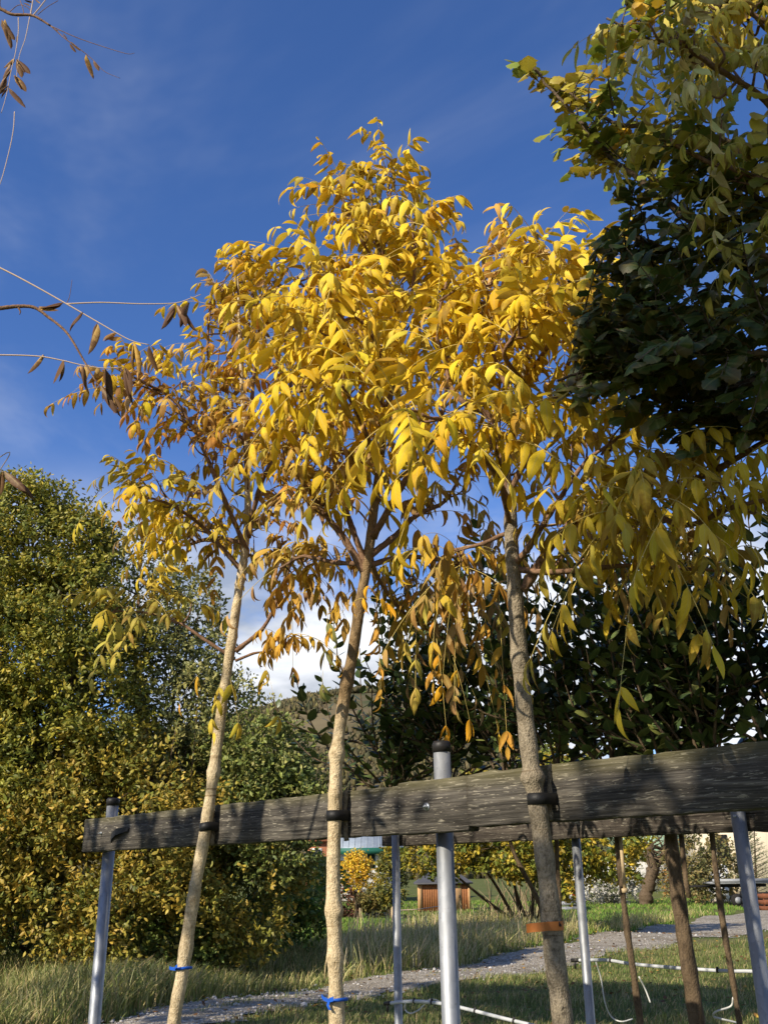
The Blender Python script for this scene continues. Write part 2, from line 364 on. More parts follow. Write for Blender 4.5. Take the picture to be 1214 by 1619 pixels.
def instance(acc_list, T, pos, xd, zd, size, col, wither, rng):
    """vectorised leaves: template list T, position, along-direction, face normal, size, tint"""
    N_ = len(pos)
    if N_ == 0: return
    xd = nrm(xd); zd = zd - xd * (zd * xd).sum(1, keepdims=True); zd = nrm(zd); yd = np.cross(zd, xd)
    pick = rng.integers(0, len(T), N_)
    for k, (V, Q, A) in enumerate(T):
        s = pick == k; n = s.sum()
        if not n: continue
        Rm = np.stack([xd[s], yd[s], zd[s]], 1) * size[s][:, None, None]
        P = np.einsum('vi,nij->nvj', V, Rm) + pos[s][:, None]
        C = np.repeat(col[s][:, None], len(V), 1); AA = np.repeat(A[None], n, 0).copy(); AA[:, :, 2] = wither[s][:, None]
        QQ = Q[None] + (np.arange(n) * len(V))[:, None, None]
        acc_list.add(P.reshape(-1, 3), QQ.reshape(-1, 4), col=C.reshape(-1, 3), aux=AA.reshape(-1, 3))

def pinnate(acc, stalks, base, d, L, lsize, palette, rng, T=LT, pairs=5, droopy=.6, wither=0.0, gap=0.0):
    """one compound leaf: rachis curving down from base along d, pairs of leaflets and an end leaflet"""
    d = nrm(d); t = np.linspace(0, 1, 9)[:, None]; dr = droopy * rng.uniform(.6, 1.4)
    path = base + L * (d * t + np.array([0, 0, -1.0]) * dr * t ** 2 * .75)
    stalks.append((path, .0013 * L / .3))
    tang = nrm(np.gradient(path, axis=0)); tt = np.linspace(.25, .93, pairs)
    pos = []; xs = []; zs = []; sz = []
    tone = palette[rng.integers(len(palette))] * rng.uniform(.85, 1.1)
    for q in list(tt) + [1.0]:
        i = q * 8; a = int(min(i, 7)); p = path[a] * (1 - (i - a)) + path[a + 1] * (i - a) if q < 1 else path[-1]
        tg = tang[int(round(i))]; side = nrm(np.cross(tg, [0, 0, 1.0]) + 1e-3); up = np.cross(side, tg)
        for sg in ((-1, 1) if q < 1 else (0,)):
            if rng.random() < gap: continue
            fw = .55 if sg else 1.0
            x = side * sg * .75 + tg * fw + np.array([0, 0, -1.0]) * rng.uniform(.25, 1.15) * (droopy + .35) + rng.normal(0, .14, 3)
            z = up + side * sg * .25 + rng.normal(0, .18, 3)
            pos.append(p); xs.append(x); zs.append(z); sz.append(lsize * (.68 + .32 * sin(pi * (.15 + .75 * q))) * rng.uniform(.72, 1.15))
    if not pos: return
    n = len(pos); col = tone * rng.uniform(.88, 1.1, (n, 1)) * (1 + rng.normal(0, .04, (n, 3)))
    wi = np.clip(rng.normal(wither, .22, n), 0, 1)
    instance(acc, T, np.array(pos), np.array(xs), np.array(zs), np.array(sz), np.clip(col, 0, 1), wi, rng)

YEL = np.array([(.88, .62, .035), (.86, .59, .03), (.84, .63, .07), (.86, .56, .03), (.90, .68, .06)])
TAN = np.array([(.72, .44, .10), (.66, .42, .14), (.76, .44, .05), (.70, .34, .05), (.62, .40, .16), (.80, .55, .10)])
OCH = np.array([(.60, .40, .06), (.52, .34, .09), (.62, .33, .05), (.58, .45, .08), (.70, .46, .04), (.46, .30, .12)])
YGR = np.array([(.62, .50, .08), (.55, .46, .08), (.70, .52, .06)])

def make_tree(name, label, base, trunk, tr, limbs, sprays, barkm, leafm, seed, group=None, knots=(), cat='tree', lsize=.095, Lr=(.22, .33), poly=None, extra=None):
    """trunk polyline + radii; limbs = [(points, r0, r1)]; sprays = list of dicts telling how leaves grow on a limb"""
    rng = np.random.default_rng(seed); root = empty(name, base, label, cat, group)
    ta = Acc(); P = smooth_path(trunk, 20); n = len(P); s = np.linspace(0, 1, n); r = np.interp(s, np.linspace(0, 1, len(tr)), tr)
    zs = P[:, 2]
    for zk, amp, wd in knots: r = r * (1 + amp * np.exp(-((zs - zk) / wd) ** 2))
    r *= 1 + .035 * np.sin(s * 61 + seed) + .03 * np.sin(s * 143 + 2)
    KA = 28; an = np.arange(KA) * 2 * pi / KA; R2 = np.repeat(r[:, None], KA, 1)
    for _ in range(16):                                  # old bud scars and small one-sided swellings
        zk, ph_, am_ = rng.uniform(.9, 2.9), rng.uniform(0, 2 * pi), rng.uniform(.08, .26); da = np.abs((an - ph_ + pi) % (2 * pi) - pi)
        R2 *= 1 + am_ * np.exp(-((zs - zk) / rng.uniform(.006, .02)) ** 2)[:, None] * np.exp(-(da / .6) ** 2)[None]
    ta.tube(P, R2, KA, noise=.014, seed=seed)
    for (Lp, r0, r1) in limbs:
        q = smooth_path(Lp, 8); m_ = len(q); q = q + np.cumsum(rng.normal(0, .0022, q.shape), 0) * np.linspace(0, 1, m_)[:, None]
        rr = np.linspace(r0, r1, m_) * (1 + .06 * rng.standard_normal(m_)); rr[::7] *= 1.18
        ta.tube(q, rr, 9, noise=.03, m=1, seed=seed + m_)
    la = Acc(); stalks = []; TW = []; twigs = None
    for sp in sprays:
        q = smooth_path(limbs[sp['limb']][0] if sp['limb'] >= 0 else trunk, 8); m_ = len(q); cum = np.linspace(0, 1, m_)
        tang = nrm(np.gradient(q, axis=0))
        for k in range(sp['n']):
            for attempt in range(12):
                u = sp.get('t0', .3) + (1 - sp.get('t0', .3)) * ((k + rng.random()) / sp['n']); i = min(m_ - 1, int(u * (m_ - 1) + .5))
                out = rng.normal(0, 1, 3); out = nrm(out - tang[i] * out.dot(tang[i])); lat = np.array([rng.normal(0, .25), rng.normal(0, .25), sp.get('up', .25)])
                d = nrm(tang[i] * sp.get('fwd', .5) + out * .8 + lat + np.array(sp.get('bias', (0, 0, 0))))
                tl = rng.uniform(*sp.get('tl', (.12, .32))) * (1.15 - .45 * u)
                tip = q[i] + d * tl
                lp = tip + nrm(d + np.array([0, 0, -.3])) * Lr[0] * .7
                pl = sp.get('poly', poly)
                if pl is None or inside(pl, proj(np.array([tip, lp]))).all(): break
            else:
                continue
            tw = smooth_path([q[i], q[i] + d * tl * .55 + rng.normal(0, .012, 3), tip + np.array([0, 0, .03])], 5)
            TW.append(tw)
            nl = sp.get('leaves', 4); ph = rng.uniform(0, 6.28); dd = nrm(tw[-1] - tw[0]); e1 = nrm(np.cross(dd, [0, 0, 1.0]) + 1e-3); e2 = np.cross(e1, dd)
            for j in range(nl):
                w = 1.0 if j == 0 else rng.uniform(.35, 1); p = tw[int(w * (len(tw) - 1))]; a = ph + j * 2.4
                ld = dd * rng.uniform(.2, .9) + (e1 * cos(a) + e2 * sin(a)) * .9 + np.array([0, 0, .22])
                pinnate(la, stalks, p, ld, rng.uniform(*Lr) * sp.get('ls', 1), lsize * sp.get('ls', 1), sp['pal'], rng, pairs=int(rng.integers(3, 6)), T=sp.get('T', LT),
                        droopy=sp.get('droop', .6), wither=sp.get('wither', .1), gap=sp.get('gap', .06))
    if extra: extra(la, stalks, twigs, rng)
    for q_ in TW: ta.tube(q_, np.linspace(.0042, .0020, len(q_)), 5, cap=False, m=1)
    ta.build('trunk', barkm, root, True, mats=[barkm, M['twig']])
    for path, r_ in stalks: la.tube(path, np.linspace(r_ * 1.3, r_ * .6, len(path)), 4, cap=False, m=1)
    la.build('crown', leafm, root, True, col=True, aux=True, mats=[leafm, M['stalk']])
    return root

# ------------------------------------------------------------------ ground, path, hill
def gh(x, y):                                            # gentle undulation of the meadow
    x = np.asarray(x, float); y = np.asarray(y, float)
    w = np.clip((y - 8) / 10, 0, 1) * np.clip((400 - y) / 200, 0, 1)
    return w * (.10 * np.sin(x * .31 + 1) * np.sin(y * .23) + .05 * np.sin(x * .9 + y * .7))
pathpts = [PZ(x, y) for x, y in ((-300, 1700), (150, 1642), (330, 1604), (520, 1566), (720, 1535), (880, 1507), (1000, 1487), (1110, 1468), (1214, 1452), (1420, 1428))]
PP = smooth_path([(p[0], p[1], 0) for p in pathpts], 30)
PW = np.interp(np.linspace(0, 1, len(PP)), [0, .3, .5, .75, 1], [.75, .8, 1.0, 1.6, 2.8])
def path_d(x, y):
    """signed: distance to the path's middle divided by its half width"""
    d = np.sqrt((x[:, None] - PP[None, ::4, 0]) ** 2 + (y[:, None] - PP[None, ::4, 1]) ** 2) / PW[None, ::4]
    return d.min(1)
def grid(xs, ys, zf):
    X, Y = np.meshgrid(xs, ys); V = np.stack([X, Y, zf(X, Y)], -1).reshape(-1, 3); a, b = len(xs), len(ys)
    i, j = np.meshgrid(np.arange(b - 1), np.arange(a - 1), indexing='ij')
    return V, np.stack([i * a + j, i * a + j + 1, (i + 1) * a + j + 1, (i + 1) * a + j], -1).reshape(-1, 4)
def gmat():
    m, t, b = mat('meadow_ground', rough=.95, spec=.1)
    a = tex(t, scale=.35, detail=6); c = tex(t, scale=3.5, detail=8, rough=.7); d = tex(t, scale=30, detail=5)
    k = ramp(t, a.outputs[0], [(.35, (.085, .125, .025)), (.5, (.12, .15, .035)), (.68, (.19, .17, .07))])
    k = mixc(t, ramp(t, c.outputs[0], [(.50, (0, 0, 0)), (.66, (.8, .8, .8))]), k, (.17, .125, .07))
    k = mixc(t, .7, k, ramp(t, d.outputs[0], [(.3, (.5, .5, .5)), (.7, (1.1, 1.1, 1.1))]), 'MULTIPLY')
    t.links.new(k, b.inputs['Base Color']); bump(t, b, c.outputs[0], .8, .1); return m
def pmat():
    m, t, b = mat('gravel', rough=.95, spec=.15)
    v = tex(t, 'ShaderNodeTexVoronoi', scale=28); v2 = tex(t, 'ShaderNodeTexVoronoi', scale=75); a = tex(t, scale=1.2, detail=7, rough=.65)
    k = ramp(t, v.outputs['Color'], [(.1, (.22, .19, .145)), (.5, (.38, .335, .265)), (.9, (.56, .50, .41))])
    k = mixc(t, .5, k, ramp(t, v2.outputs['Color'], [(.1, (.5, .5, .5)), (.9, (1.2, 1.2, 1.15))]), 'MULTIPLY')
    k = mixc(t, ramp(t, a.outputs[0], [(.48, (0, 0, 0)), (.62, (.7, .7, .7))]), k, (.20, .165, .115))
    t.links.new(k, b.inputs['Base Color']); bump(t, b, v.outputs[0], 1.0, .03); return m
GM = gmat()
xs = np.concatenate([-np.geomspace(4000, 40, 14), np.linspace(-36, 40, 120), np.geomspace(44, 4000, 14)])
ys = np.concatenate([[-400, -60, -20], np.linspace(-8, 90, 140), np.geomspace(95, 6000, 22)])
V, Q = grid(xs, ys, gh); tag(add_mesh('ground', V, Q, GM, smooth=True), kind='structure')
a = nrm(np.gradient(PP[:, :2], axis=0)); nn = np.stack([-a[:, 1], a[:, 0]], 1); V = []
rg = np.random.default_rng(5); eL = 1 + .12 * np.convolve(rg.normal(0, 1, len(PP)), np.ones(5) / 2, 'same'); eR = 1 + .12 * np.convolve(rg.normal(0, 1, len(PP)), np.ones(5) / 2, 'same')
for k in range(9):
    w = k / 4 - 1; e = (eL if w > 0 else eR); q = PP[:, :2] + nn * (PW * w * e)[:, None]
    V.append(np.stack([q[:, 0], q[:, 1], gh(q[:, 0], q[:, 1]) + .012 + .03 * (1 - abs(w))], 1))
V = np.stack(V, 1).reshape(-1, 3); L = len(PP); i, j = np.meshgrid(np.arange(L - 1), np.arange(8), indexing='ij')
tag(add_mesh('gravel_path', V, np.stack([i * 9 + j + 1, i * 9 + j, (i + 1) * 9 + j, (i + 1) * 9 + j + 1], -1).reshape(-1, 4), pmat(), smooth=True), kind='structure')

def ico():
    import bmesh
    b = bmesh.new(); bmesh.ops.create_icosphere(b, subdivisions=1, radius=1); V_ = np.array([v.co[:] for v in b.verts]); F = np.array([[v.index for v in f.verts] for f in b.faces]); b.free(); return V_, F
IV, IF = ico()
def scatter_blobs(name, pos, scl, mt, rng, col=None, parent=None, jit=.2):
    n = len(pos); Vv = IV[None] * (1 + rng.normal(0, jit, (n, len(IV), 1))); Vv = Vv * scl[:, None]
    a_ = rng.uniform(0, 6.28, n); c_, s_ = np.cos(a_)[:, None], np.sin(a_)[:, None]
    Vv = np.stack([Vv[..., 0] * c_ - Vv[..., 1] * s_, Vv[..., 0] * s_ + Vv[..., 1] * c_, Vv[..., 2]], -1) + pos[:, None]
    F = (IF[None] + (np.arange(n) * len(IV))[:, None, None]).reshape(-1, 3)
    return add_mesh(name, Vv.reshape(-1, 3), F, mt, parent, col=None if col is None else np.repeat(col, len(IV), 0))
rg = np.random.default_rng(11)
idx = rg.integers(0, int(len(PP) * .8), 5000); w = np.clip(rg.normal(0, .62, 5000), -1.25, 1.25)
q = PP[idx, :2] + nn[idx] * (PW[idx] * w)[:, None] + rg.normal(0, .1, (5000, 2)); sz = rg.gamma(2.0, .0055, 5000) + .004
tm, t_, b_ = mat('stone', rough=.9); at = t_.nodes.new('ShaderNodeAttribute'); at.attribute_name = 'tint'; t_.links.new(at.outputs['Color'], b_.inputs['Base Color'])
g_ = rg.uniform(.2, .5, (5000, 1)); cc = g_ * np.array([1, .96, .90])
tag(scatter_blobs('gravel_stones', np.stack([q[:, 0], q[:, 1], gh(q[:, 0], q[:, 1]) + .02 + sz * .3], 1), np.stack([sz, sz * .8, sz * .6], 1), tm, rg, cc), kind='stuff')

# hill with woods, far behind
def hillz(X, Y):
    px = W0 / 2 + FPX * X / np.maximum(Y, 1) * .934
    top = np.interp(px, [-900, -200, 200, 340, 430, 500, 560, 640, 760, 900, 1100, 2200], [60, 110, 150, 175, 192, 206, 214, 210, 165, 110, 70, 50])
    s_ = np.clip((Y - 420) / 800, 0, 1); s_ = s_ * s_ * (3 - 2 * s_); b_ = np.clip((Y - 1250) / 700, 0, 1)
    return top * s_ * (1 - .5 * b_) + 5 * np.sin(X * .013) * np.sin(Y * .011) * s_ - .5
hm, ht, hb = mat('hill_ground', rough=1.0, spec=.05); hn = tex(ht, scale=.012, detail=8, rough=.65)
ht.links.new(ramp(ht, hn.outputs[0], [(.35, (.05, .07, .03)), (.5, (.13, .105, .06)), (.65, (.16, .13, .075))]), hb.inputs['Base Color'])
V, Q = grid(np.linspace(-2200, 2200, 120), np.linspace(420, 2300, 70), hillz); tag(add_mesh('hill', V, Q, hm, smooth=True), kind='structure')
rg = np.random.default_rng(3); n = 60000
Y_ = 420 + 900 * rg.random(n) ** .8; X_ = (rg.random(n) - .55) * Y_ * .75
dens = np.sin(X_ * .02 + 1) * np.sin(Y_ * .017) + rg.normal(0, .5, n); ridge = Y_ > 1120
keep = (dens > -.15) | ridge; keep &= ~((Y_ > 820) & (Y_ < 1080) & (dens < .75)); X_, Y_ = X_[keep], Y_[keep]; n = len(X_)
hh = rg.uniform(1.6, 4.0, n) * np.where(Y_ > 1120, 1.3, 1); ww = hh * rg.uniform(.35, .75, n)
fm, ft, fb = mat('wood_foliage', rough=1.0, spec=.05); fa = ft.nodes.new('ShaderNodeAttribute'); fa.attribute_name = 'tint'; fn = tex(ft, scale=.5, detail=5)
ft.links.new(mixc(ft, .6, fa.outputs['Color'], ramp(ft, fn.outputs[0], [(.3, (.4, .4, .4)), (.7, (1.2, 1.2, 1.2))]), 'MULTIPLY'), fb.inputs['Base Color'])
base = np.array([(.065, .065, .034), (.10, .088, .045), (.13, .105, .055), (.085, .075, .042), (.14, .12, .05)])[rg.integers(0, 5, n)]
tag(scatter_blobs('forest', np.stack([X_, Y_, hillz(X_, Y_) + hh * .7], 1), np.stack([ww, ww, hh], 1), fm, rg, base * rg.uniform(.7, 1.3, (n, 1)), jit=.34), kind='stuff')
mp_ = PY(507, 1130, 1190); mr = empty('radio_mast', (mp_[0], 1190, hillz(mp_[0], 1190)), 'thin pale radio mast on the crest of the wooded hill', 'mast')
A = Acc(); zt = PY(507, 1107, 1190)[2]; z0 = float(hillz(mp_[0], 1190))
A.tube([(mp_[0], 1190, z0), (mp_[0], 1190, z0 + (zt - z0) * .7), (mp_[0], 1190, zt)], [1.1, .9, .35], 6)
A.box((mp_[0], 1190, z0 + (zt - z0) * .6), (2.4, 2.4, 1.4)); A.box((mp_[0], 1190, z0 + (zt - z0) * .78), (1.7, 1.7, 1.0)); A.build('mast_tube', M['white'], mr)

# ------------------------------------------------------------------ grass
def blades(name, X, Y, h, w, col, rng, mt, lean=.5, wind=(.25, .1), zoff=None):
    n = len(X); z = gh(X, Y) - .01; a = rng.uniform(0, 6.28, n); face = rng.uniform(0, 6.28, n)
    ld = np.stack([np.cos(a) * lean + wind[0], np.sin(a) * lean + wind[1]], 1) * rng.uniform(.2, 1.2, (n, 1)) * h[:, None]
    s = np.stack([np.cos(face), np.sin(face), np.zeros(n)], 1) * w[:, None] / 2; b = np.stack([X, Y, z], 1); P = []
    for t, wt in ((0, 1), (.4, .9), (.75, .6), (1, .12)):
        c = b + np.concatenate([ld * t ** 1.8, (h * (t - .18 * t * t))[:, None]], 1); P += [c - s * wt, c + s * wt]
    V_ = np.stack(P, 1).reshape(-1, 3); k = np.array([[0, 1, 3, 2], [2, 3, 5, 4], [4, 5, 7, 6]])
    Q_ = (k[None] + (np.arange(n) * 8)[:, None, None]).reshape(-1, 4)
    return tag(add_mesh(name, V_, Q_, mt, col=np.repeat(col, 8, 0)), kind='stuff')
gm2, gt2, gb2 = mat('grass_blade', rough=.6, spec=.2); ga = gt2.nodes.new('ShaderNodeAttribute'); ga.attribute_name = 'tint'; gt2.links.new(ga.outputs['Color'], gb2.inputs['Base Color'])
tr_ = gt2.nodes.new('ShaderNodeBsdfTranslucent'); gt2.links.new(ga.outputs['Color'], tr_.inputs[0]); ms_ = gt2.nodes.new('ShaderNodeMixShader'); ms_.inputs[0].default_value = .25
gt2.links.new(gb2.outputs[0], ms_.inputs[1]); gt2.links.new(tr_.outputs[0], ms_.inputs[2]); gt2.links.new(ms_.outputs[0], gt2.nodes['Material Output'].inputs[0])
rg = np.random.default_rng(21)
def field(n, y0, y1, spread=.48, pw=1.0):
    Y = y0 + (y1 - y0) * rg.random(n) ** pw; X = (rg.random(n) * 2 - 1) * Y * spread; return X, Y
def gcol(n, green, straw, fs):
    g = np.array(green)[None] * rg.uniform(.7, 1.3, (n, 1)); s = np.array(straw)[None] * rg.uniform(.8, 1.15, (n, 1)); k = (rg.random(n) < fs)[:, None]
    c = np.where(k, s, g); return c * (1 + rg.normal(0, .06, (n, 3)))
# short turf on the near side and in tufts
X, Y = field(120000, 10.5, 26, .46, 1.3); d = path_d(X, Y); k = (d > 1.08) | ((d > .8) & (rg.random(len(X)) < (d - .8) * 2.5)) | ((d < .22) & (np.sin(Y * 1.3) + np.sin(X * 2.1) > .1) & (rg.random(len(X)) < .5)); X, Y = X[k], Y[k]
clump = np.sin(X * 2.1 + np.sin(Y * 1.7)) * np.sin(Y * 1.9 + X * .6); k = rg.random(len(X)) < .72 + .3 * clump; X, Y, clump = X[k], Y[k], clump[k]; n = len(X)
blades('short_grass', X, Y, (.07 + .06 * rg.random(n)) * (1 + .5 * np.clip(clump, -.4, 1)), .009 + .006 * rg.random(n), gcol(n, (.15, .18, .05), (.38, .31, .14), .28), rg, gm2)
# tall rank grass beyond the path and at the hedge foot
fx = np.array([p[0] for p in PP]); fy = PP[:, 1]
o = np.argsort(fx); pyx = lambda x: np.interp(x, fx[o], fy[o])
X, Y = field(150000, 12, 42, .46, 1.25); far = Y > pyx(X) + .0; d = path_d(X, Y)
edge = (Y - pyx(X)); k = far & (d > 1.15) & (edge < 15 + 2 * np.sin(X)); k &= ~((X > 6) & (edge > 5.5)); X, Y, edge = X[k], Y[k], edge[k]
cl2 = np.sin(X * .9 + 2 * np.sin(Y * .5)) * np.sin(Y * .8 + X * .3); k = rg.random(len(X)) < .75 + .35 * cl2; X, Y, cl2, edge = X[k], Y[k], cl2[k], edge[k]; n = len(X)
blades('tall_grass', X, Y, (.20 + .26 * rg.random(n)) * (1 + .45 * cl2) * np.clip(.5 + edge / 4, .5, 1.15), .013 + .009 * rg.random(n), np.where((X < -1.0)[:, None], gcol(n, (.19, .215, .06), (.48, .41, .18), .38), gcol(n, (.26, .28, .07), (.62, .51, .25), .45)), rg, gm2, .55, (.2, .05))
# seed stems
X, Y = field(9000, 18, 40, .46); k = (Y > pyx(X) + 1.5) & (Y < pyx(X) + 14) & (path_d(X, Y) > 1.4) & ~((X > 6)) & (X > -1.2); X, Y = X[k], Y[k]; n = len(X)
blades('straw_stems', X, Y, .5 + .4 * rg.random(n), .018 + .012 * rg.random(n), gcol(n, (.50, .42, .20), (.60, .50, .28), .5), rg, gm2, .25, (.1, .0))
# fallen leaves
X, Y = field(2500, 11.5, 32, .44); z = gh(X, Y) + .03; n = len(X); q = np.stack([X, Y, z + rg.uniform(0, .04, n)], 1); la = Acc()
instance(la, OT, q, np.concatenate([rg.normal(0, 1, (n, 2)), rg.normal(0, .2, (n, 1))], 1), np.array([0, 0, 1.]) + rg.normal(0, .3, (n, 3)), rg.uniform(.05, .10, n), np.array([(.62, .42, .06), (.40, .24, .08), (.55, .30, .05), (.30, .20, .10)])[rg.integers(0, 4, n)], rg.uniform(.2, .9, n), rg)
tag(la.build('fallen_leaves', M['deadleaf'], None, False, col=True, aux=True), kind='stuff')
# mown lawn farther off
X, Y = field(60000, 26, 68, .46, 1.2); d = path_d(X, Y); k = (Y > pyx(X)) & (d > 1.1); X, Y = X[k], Y[k]; n = len(X)
blades('lawn_grass', X, Y, .09 + .10 * rg.random(n), .03 + .02 * rg.random(n), gcol(n, (.15, .25, .035), (.34, .32, .10), .15), rg, gm2)

# ------------------------------------------------------------------ shrubs and trees made of leafy lobes
def lobes_tree(name, label, base, lobes, n, leaf, pal, seed, mt='hedgeleaf', T=HT, stems=None, group=None, cat='shrub', shoots=(), core=.55, per=7, stem_r=.06, up=.35, sprig=.28, hollow=1.0):
    """lobes: (centre, radii); sprigs of leaves over and in each lobe, a stem to each lobe, optional bare leader shoots"""
    rng = np.random.default_rng(seed); root = empty(name, base, label, cat, group); ac = Acc(); pal = np.array(pal)
    vols = np.array([l[1][0] * l[1][2] for l in lobes]); cnt = (n * vols / vols.sum()).astype(int)
    for (c, r), m_ in zip(lobes, cnt):
        m_ = max(4, m_ // per); c = np.array(c); r = np.array(r)
        v = nrm(rng.normal(0, 1, (m_, 3))); f1 = rng.uniform(2, 4, 3); ph = rng.uniform(0, 6, 3)
        lump = 1.5 * (np.sin(v[:, 0] * f1[0] * 2 + ph[0]) + np.sin(v[:, 1] * f1[1] * 2 + ph[1]) + np.sin(v[:, 2] * f1[2] * 2.5 + ph[2])) / 3
        rad = (1 + .24 * lump) * (core + (1.05 - core) * rng.random(m_) ** .45)
        q = c + v * r * rad[:, None]; hol = np.sin(q[:, 0] * 2.3 + q[:, 2] * 1.1) * np.sin(q[:, 2] * 2.9 + q[:, 1]) + .6 * np.sin(q[:, 0] * 5.3 + 2) * np.sin(q[:, 2] * 4.7 + q[:, 1] * 3); ok = (q[:, 2] > .08) & ((hol > .15 - .3 * hollow) | (rng.random(m_) < 1 - .75 * hollow)); q, v = q[ok], v[ok]; m_ = len(q)
        d = nrm(v * .8 + np.array([0, 0, up]) + rng.normal(0, .45, (m_, 3))); tone = pal[rng.integers(0, len(pal), m_)] * rng.uniform(.8, 1.2, (m_, 1))
        hk = np.clip((lump[ok] + .4), 0, 1)[:, None]
        t = np.tile(np.arange(per) / per, m_); D = np.repeat(d, per, 0); tot = m_ * per
        pos = np.repeat(q, per, 0) + D * (t * sprig * rng.uniform(.7, 1.3, tot))[:, None] + rng.normal(0, .02, (tot, 3))
        s = nrm(np.cross(D, rng.normal(0, 1, (tot, 3)))); x = s * .9 + D * .55; z = np.cross(x, rng.normal(0, 1, (tot, 3))) * .6 + np.array([-.25, -.35, .55])
        instance(ac, T, pos, x, z, leaf * rng.uniform(.7, 1.25, tot), np.clip(np.repeat(tone, per, 0) * rng.uniform(.8, 1.2, (tot, 1)), 0, 1), rng.uniform(0, .4, tot), rng)
    for (p0, p1) in shoots:
        p0, p1 = np.array(p0), np.array(p1); L_ = np.linalg.norm(p1 - p0); k = int(L_ / (leaf * .33)) + 3; t = np.linspace(0, 1, k); d = (p1 - p0) / L_
        pos = p0 + (p1 - p0) * t[:, None] + rng.normal(0, leaf * .5, (k, 3)) * (1.1 - t)[:, None]; s = nrm(rng.normal(0, 1, (k, 3))); tone = pal[rng.integers(0, len(pal), k)]
        instance(ac, T, pos, s * .8 + d * .8, np.array([-.3, -.3, .7]) + rng.normal(0, .4, (k, 3)), leaf * (1.05 - .4 * t), tone, rng.uniform(0, .3, k), rng)
    st = Acc(); b0 = np.array(base, float)
    for k_, (c, r) in enumerate(lobes):
        c = np.array(c); m1 = b0 * .5 + c * .5 + rng.normal(0, .12, 3) * np.linalg.norm(c - b0) * .3; s0 = b0 + np.array([rng.normal(0, .1), rng.normal(0, .1), -.05])
        if stems and k_ >= stems: s0 = np.array(lobes[rng.integers(0, stems)][0])
        st.tube(smooth_path([s0, m1, c + np.array([0, 0, r[2] * .4])], 6), np.linspace(stem_r, stem_r * .25, 13), 6)
        for j in range(4):
            v = nrm(rng.normal(0, 1, 3) + np.array([0, 0, .4])); st.tube([c - v * .1, c + v * r * .45, c + v * r * .85], [stem_r * .3, stem_r * .2, stem_r * .1], 5)
    for (p0, p1) in shoots: st.tube([p0, (np.array(p0) + p1) / 2, p1], [.018, .012, .006], 4)
    st.build('trunk', M['barkd'], root, True); ac.build('crown', M[mt], root, False, col=True, aux=True)
    return root
def LB(px, py, Y, r, ry=None, rz=None): return (PY(px, py, Y), (r, ry or r, rz or r))
def SH(px, py, px1, py1, Y): return (PY(px, py, Y), PY(px1, py1, Y))
HY = [(.36, .33, .04), (.28, .28, .035), (.17, .20, .03), (.46, .37, .045), (.14, .175, .025), (.30, .29, .04)]
HO = [(.44, .33, .05), (.36, .29, .045), (.50, .34, .05), (.22, .22, .035), (.14, .165, .025), (.32, .28, .04), (.26, .26, .045)]
HG = [(.17, .22, .05), (.24, .28, .06), (.11, .155, .04), (.32, .32, .09), (.14, .18, .045)]
y1 = 20.0
g1 = 'large shrubs of the hedge along the left side'
sh = [SH(60 + a_, 800, 60 + a_ + b_, 740 + c_, y1) for a_, b_, c_ in ((-60, 6, 50), (-30, -8, 35), (0, 8, 0), (20, 14, 35), (48, 10, 22), (80, 20, 30), (100, 10, 55), (-45, 4, 70))] + [SH(130, 870, 182, 800, y1), SH(120, 900, 175, 840, y1)]
lobes_tree('hedge_shrub', 'huge yellow-green autumn shrub at the far left, the tallest of the hedge', PZ(40, 1520), [
    LB(40, 880, y1, 1.6, 1.5, 1.3), LB(-90, 900, y1, 1.7, 1.6, 1.6), LB(110, 960, y1 - .5, 1.1), LB(0, 1040, y1 - .8, 1.7, 1.5, 1.4), LB(110, 1100, y1 - .8, 1.5, 1.3, 1.4),
    LB(-110, 1130, y1 - .6, 1.9), LB(60, 1210, y1 - 1, 1.6, 1.3, 1.3), LB(-60, 1290, y1 - 1, 1.6), LB(50, 800, y1 + .2, .9, .8, .6), LB(130, 860, y1 + .2, .6, .6, .7)], 150000, .105, HY, 1, group=g1, shoots=sh, stem_r=.09, hollow=.85, sprig=.32)
lobes_tree('hedge_shrub', 'orange-yellow shrub in the lower left, behind the leftmost steel post', PZ(120, 1532), [
    LB(30, 1330, 18.5, 1.3, 1.1, 1.0), LB(150, 1290, 18.8, 1.2, 1.1, 1.0), LB(250, 1340, 18.6, 1.2, 1.1, 1.1), LB(80, 1430, 18.3, 1.0, .8, .8), LB(200, 1440, 18.4, 1.1, .9, .9),
    LB(290, 1440, 18.6, .9, .8, .9), LB(120, 1215, 19.0, .9, .8, .8), LB(20, 1250, 18.9, .8, .7, .8), LB(240, 1235, 19.0, .7, .7, .8), LB(-70, 1420, 18.5, 1.2, 1, 1.0), LB(330, 1350, 19, .9, .9, 1.0), LB(400, 1380, 19.5, .9, .9, .9), LB(370, 1450, 19.2, .8, .8, .7)], 74000, .105, HO, 2, group=g1, stem_r=.07, hollow=1.3, sprig=.42, shoots=[SH(x_, 1235 + (x_ % 40), x_ + dx_, 1120 + (x_ * 7) % 60, 18.9) for x_, dx_ in ((-10, 10), (25, -12), (60, 15), (95, -5), (130, 18), (160, -10), (190, 12), (225, 8), (260, 20), (300, 12), (335, 22), (370, 8))])
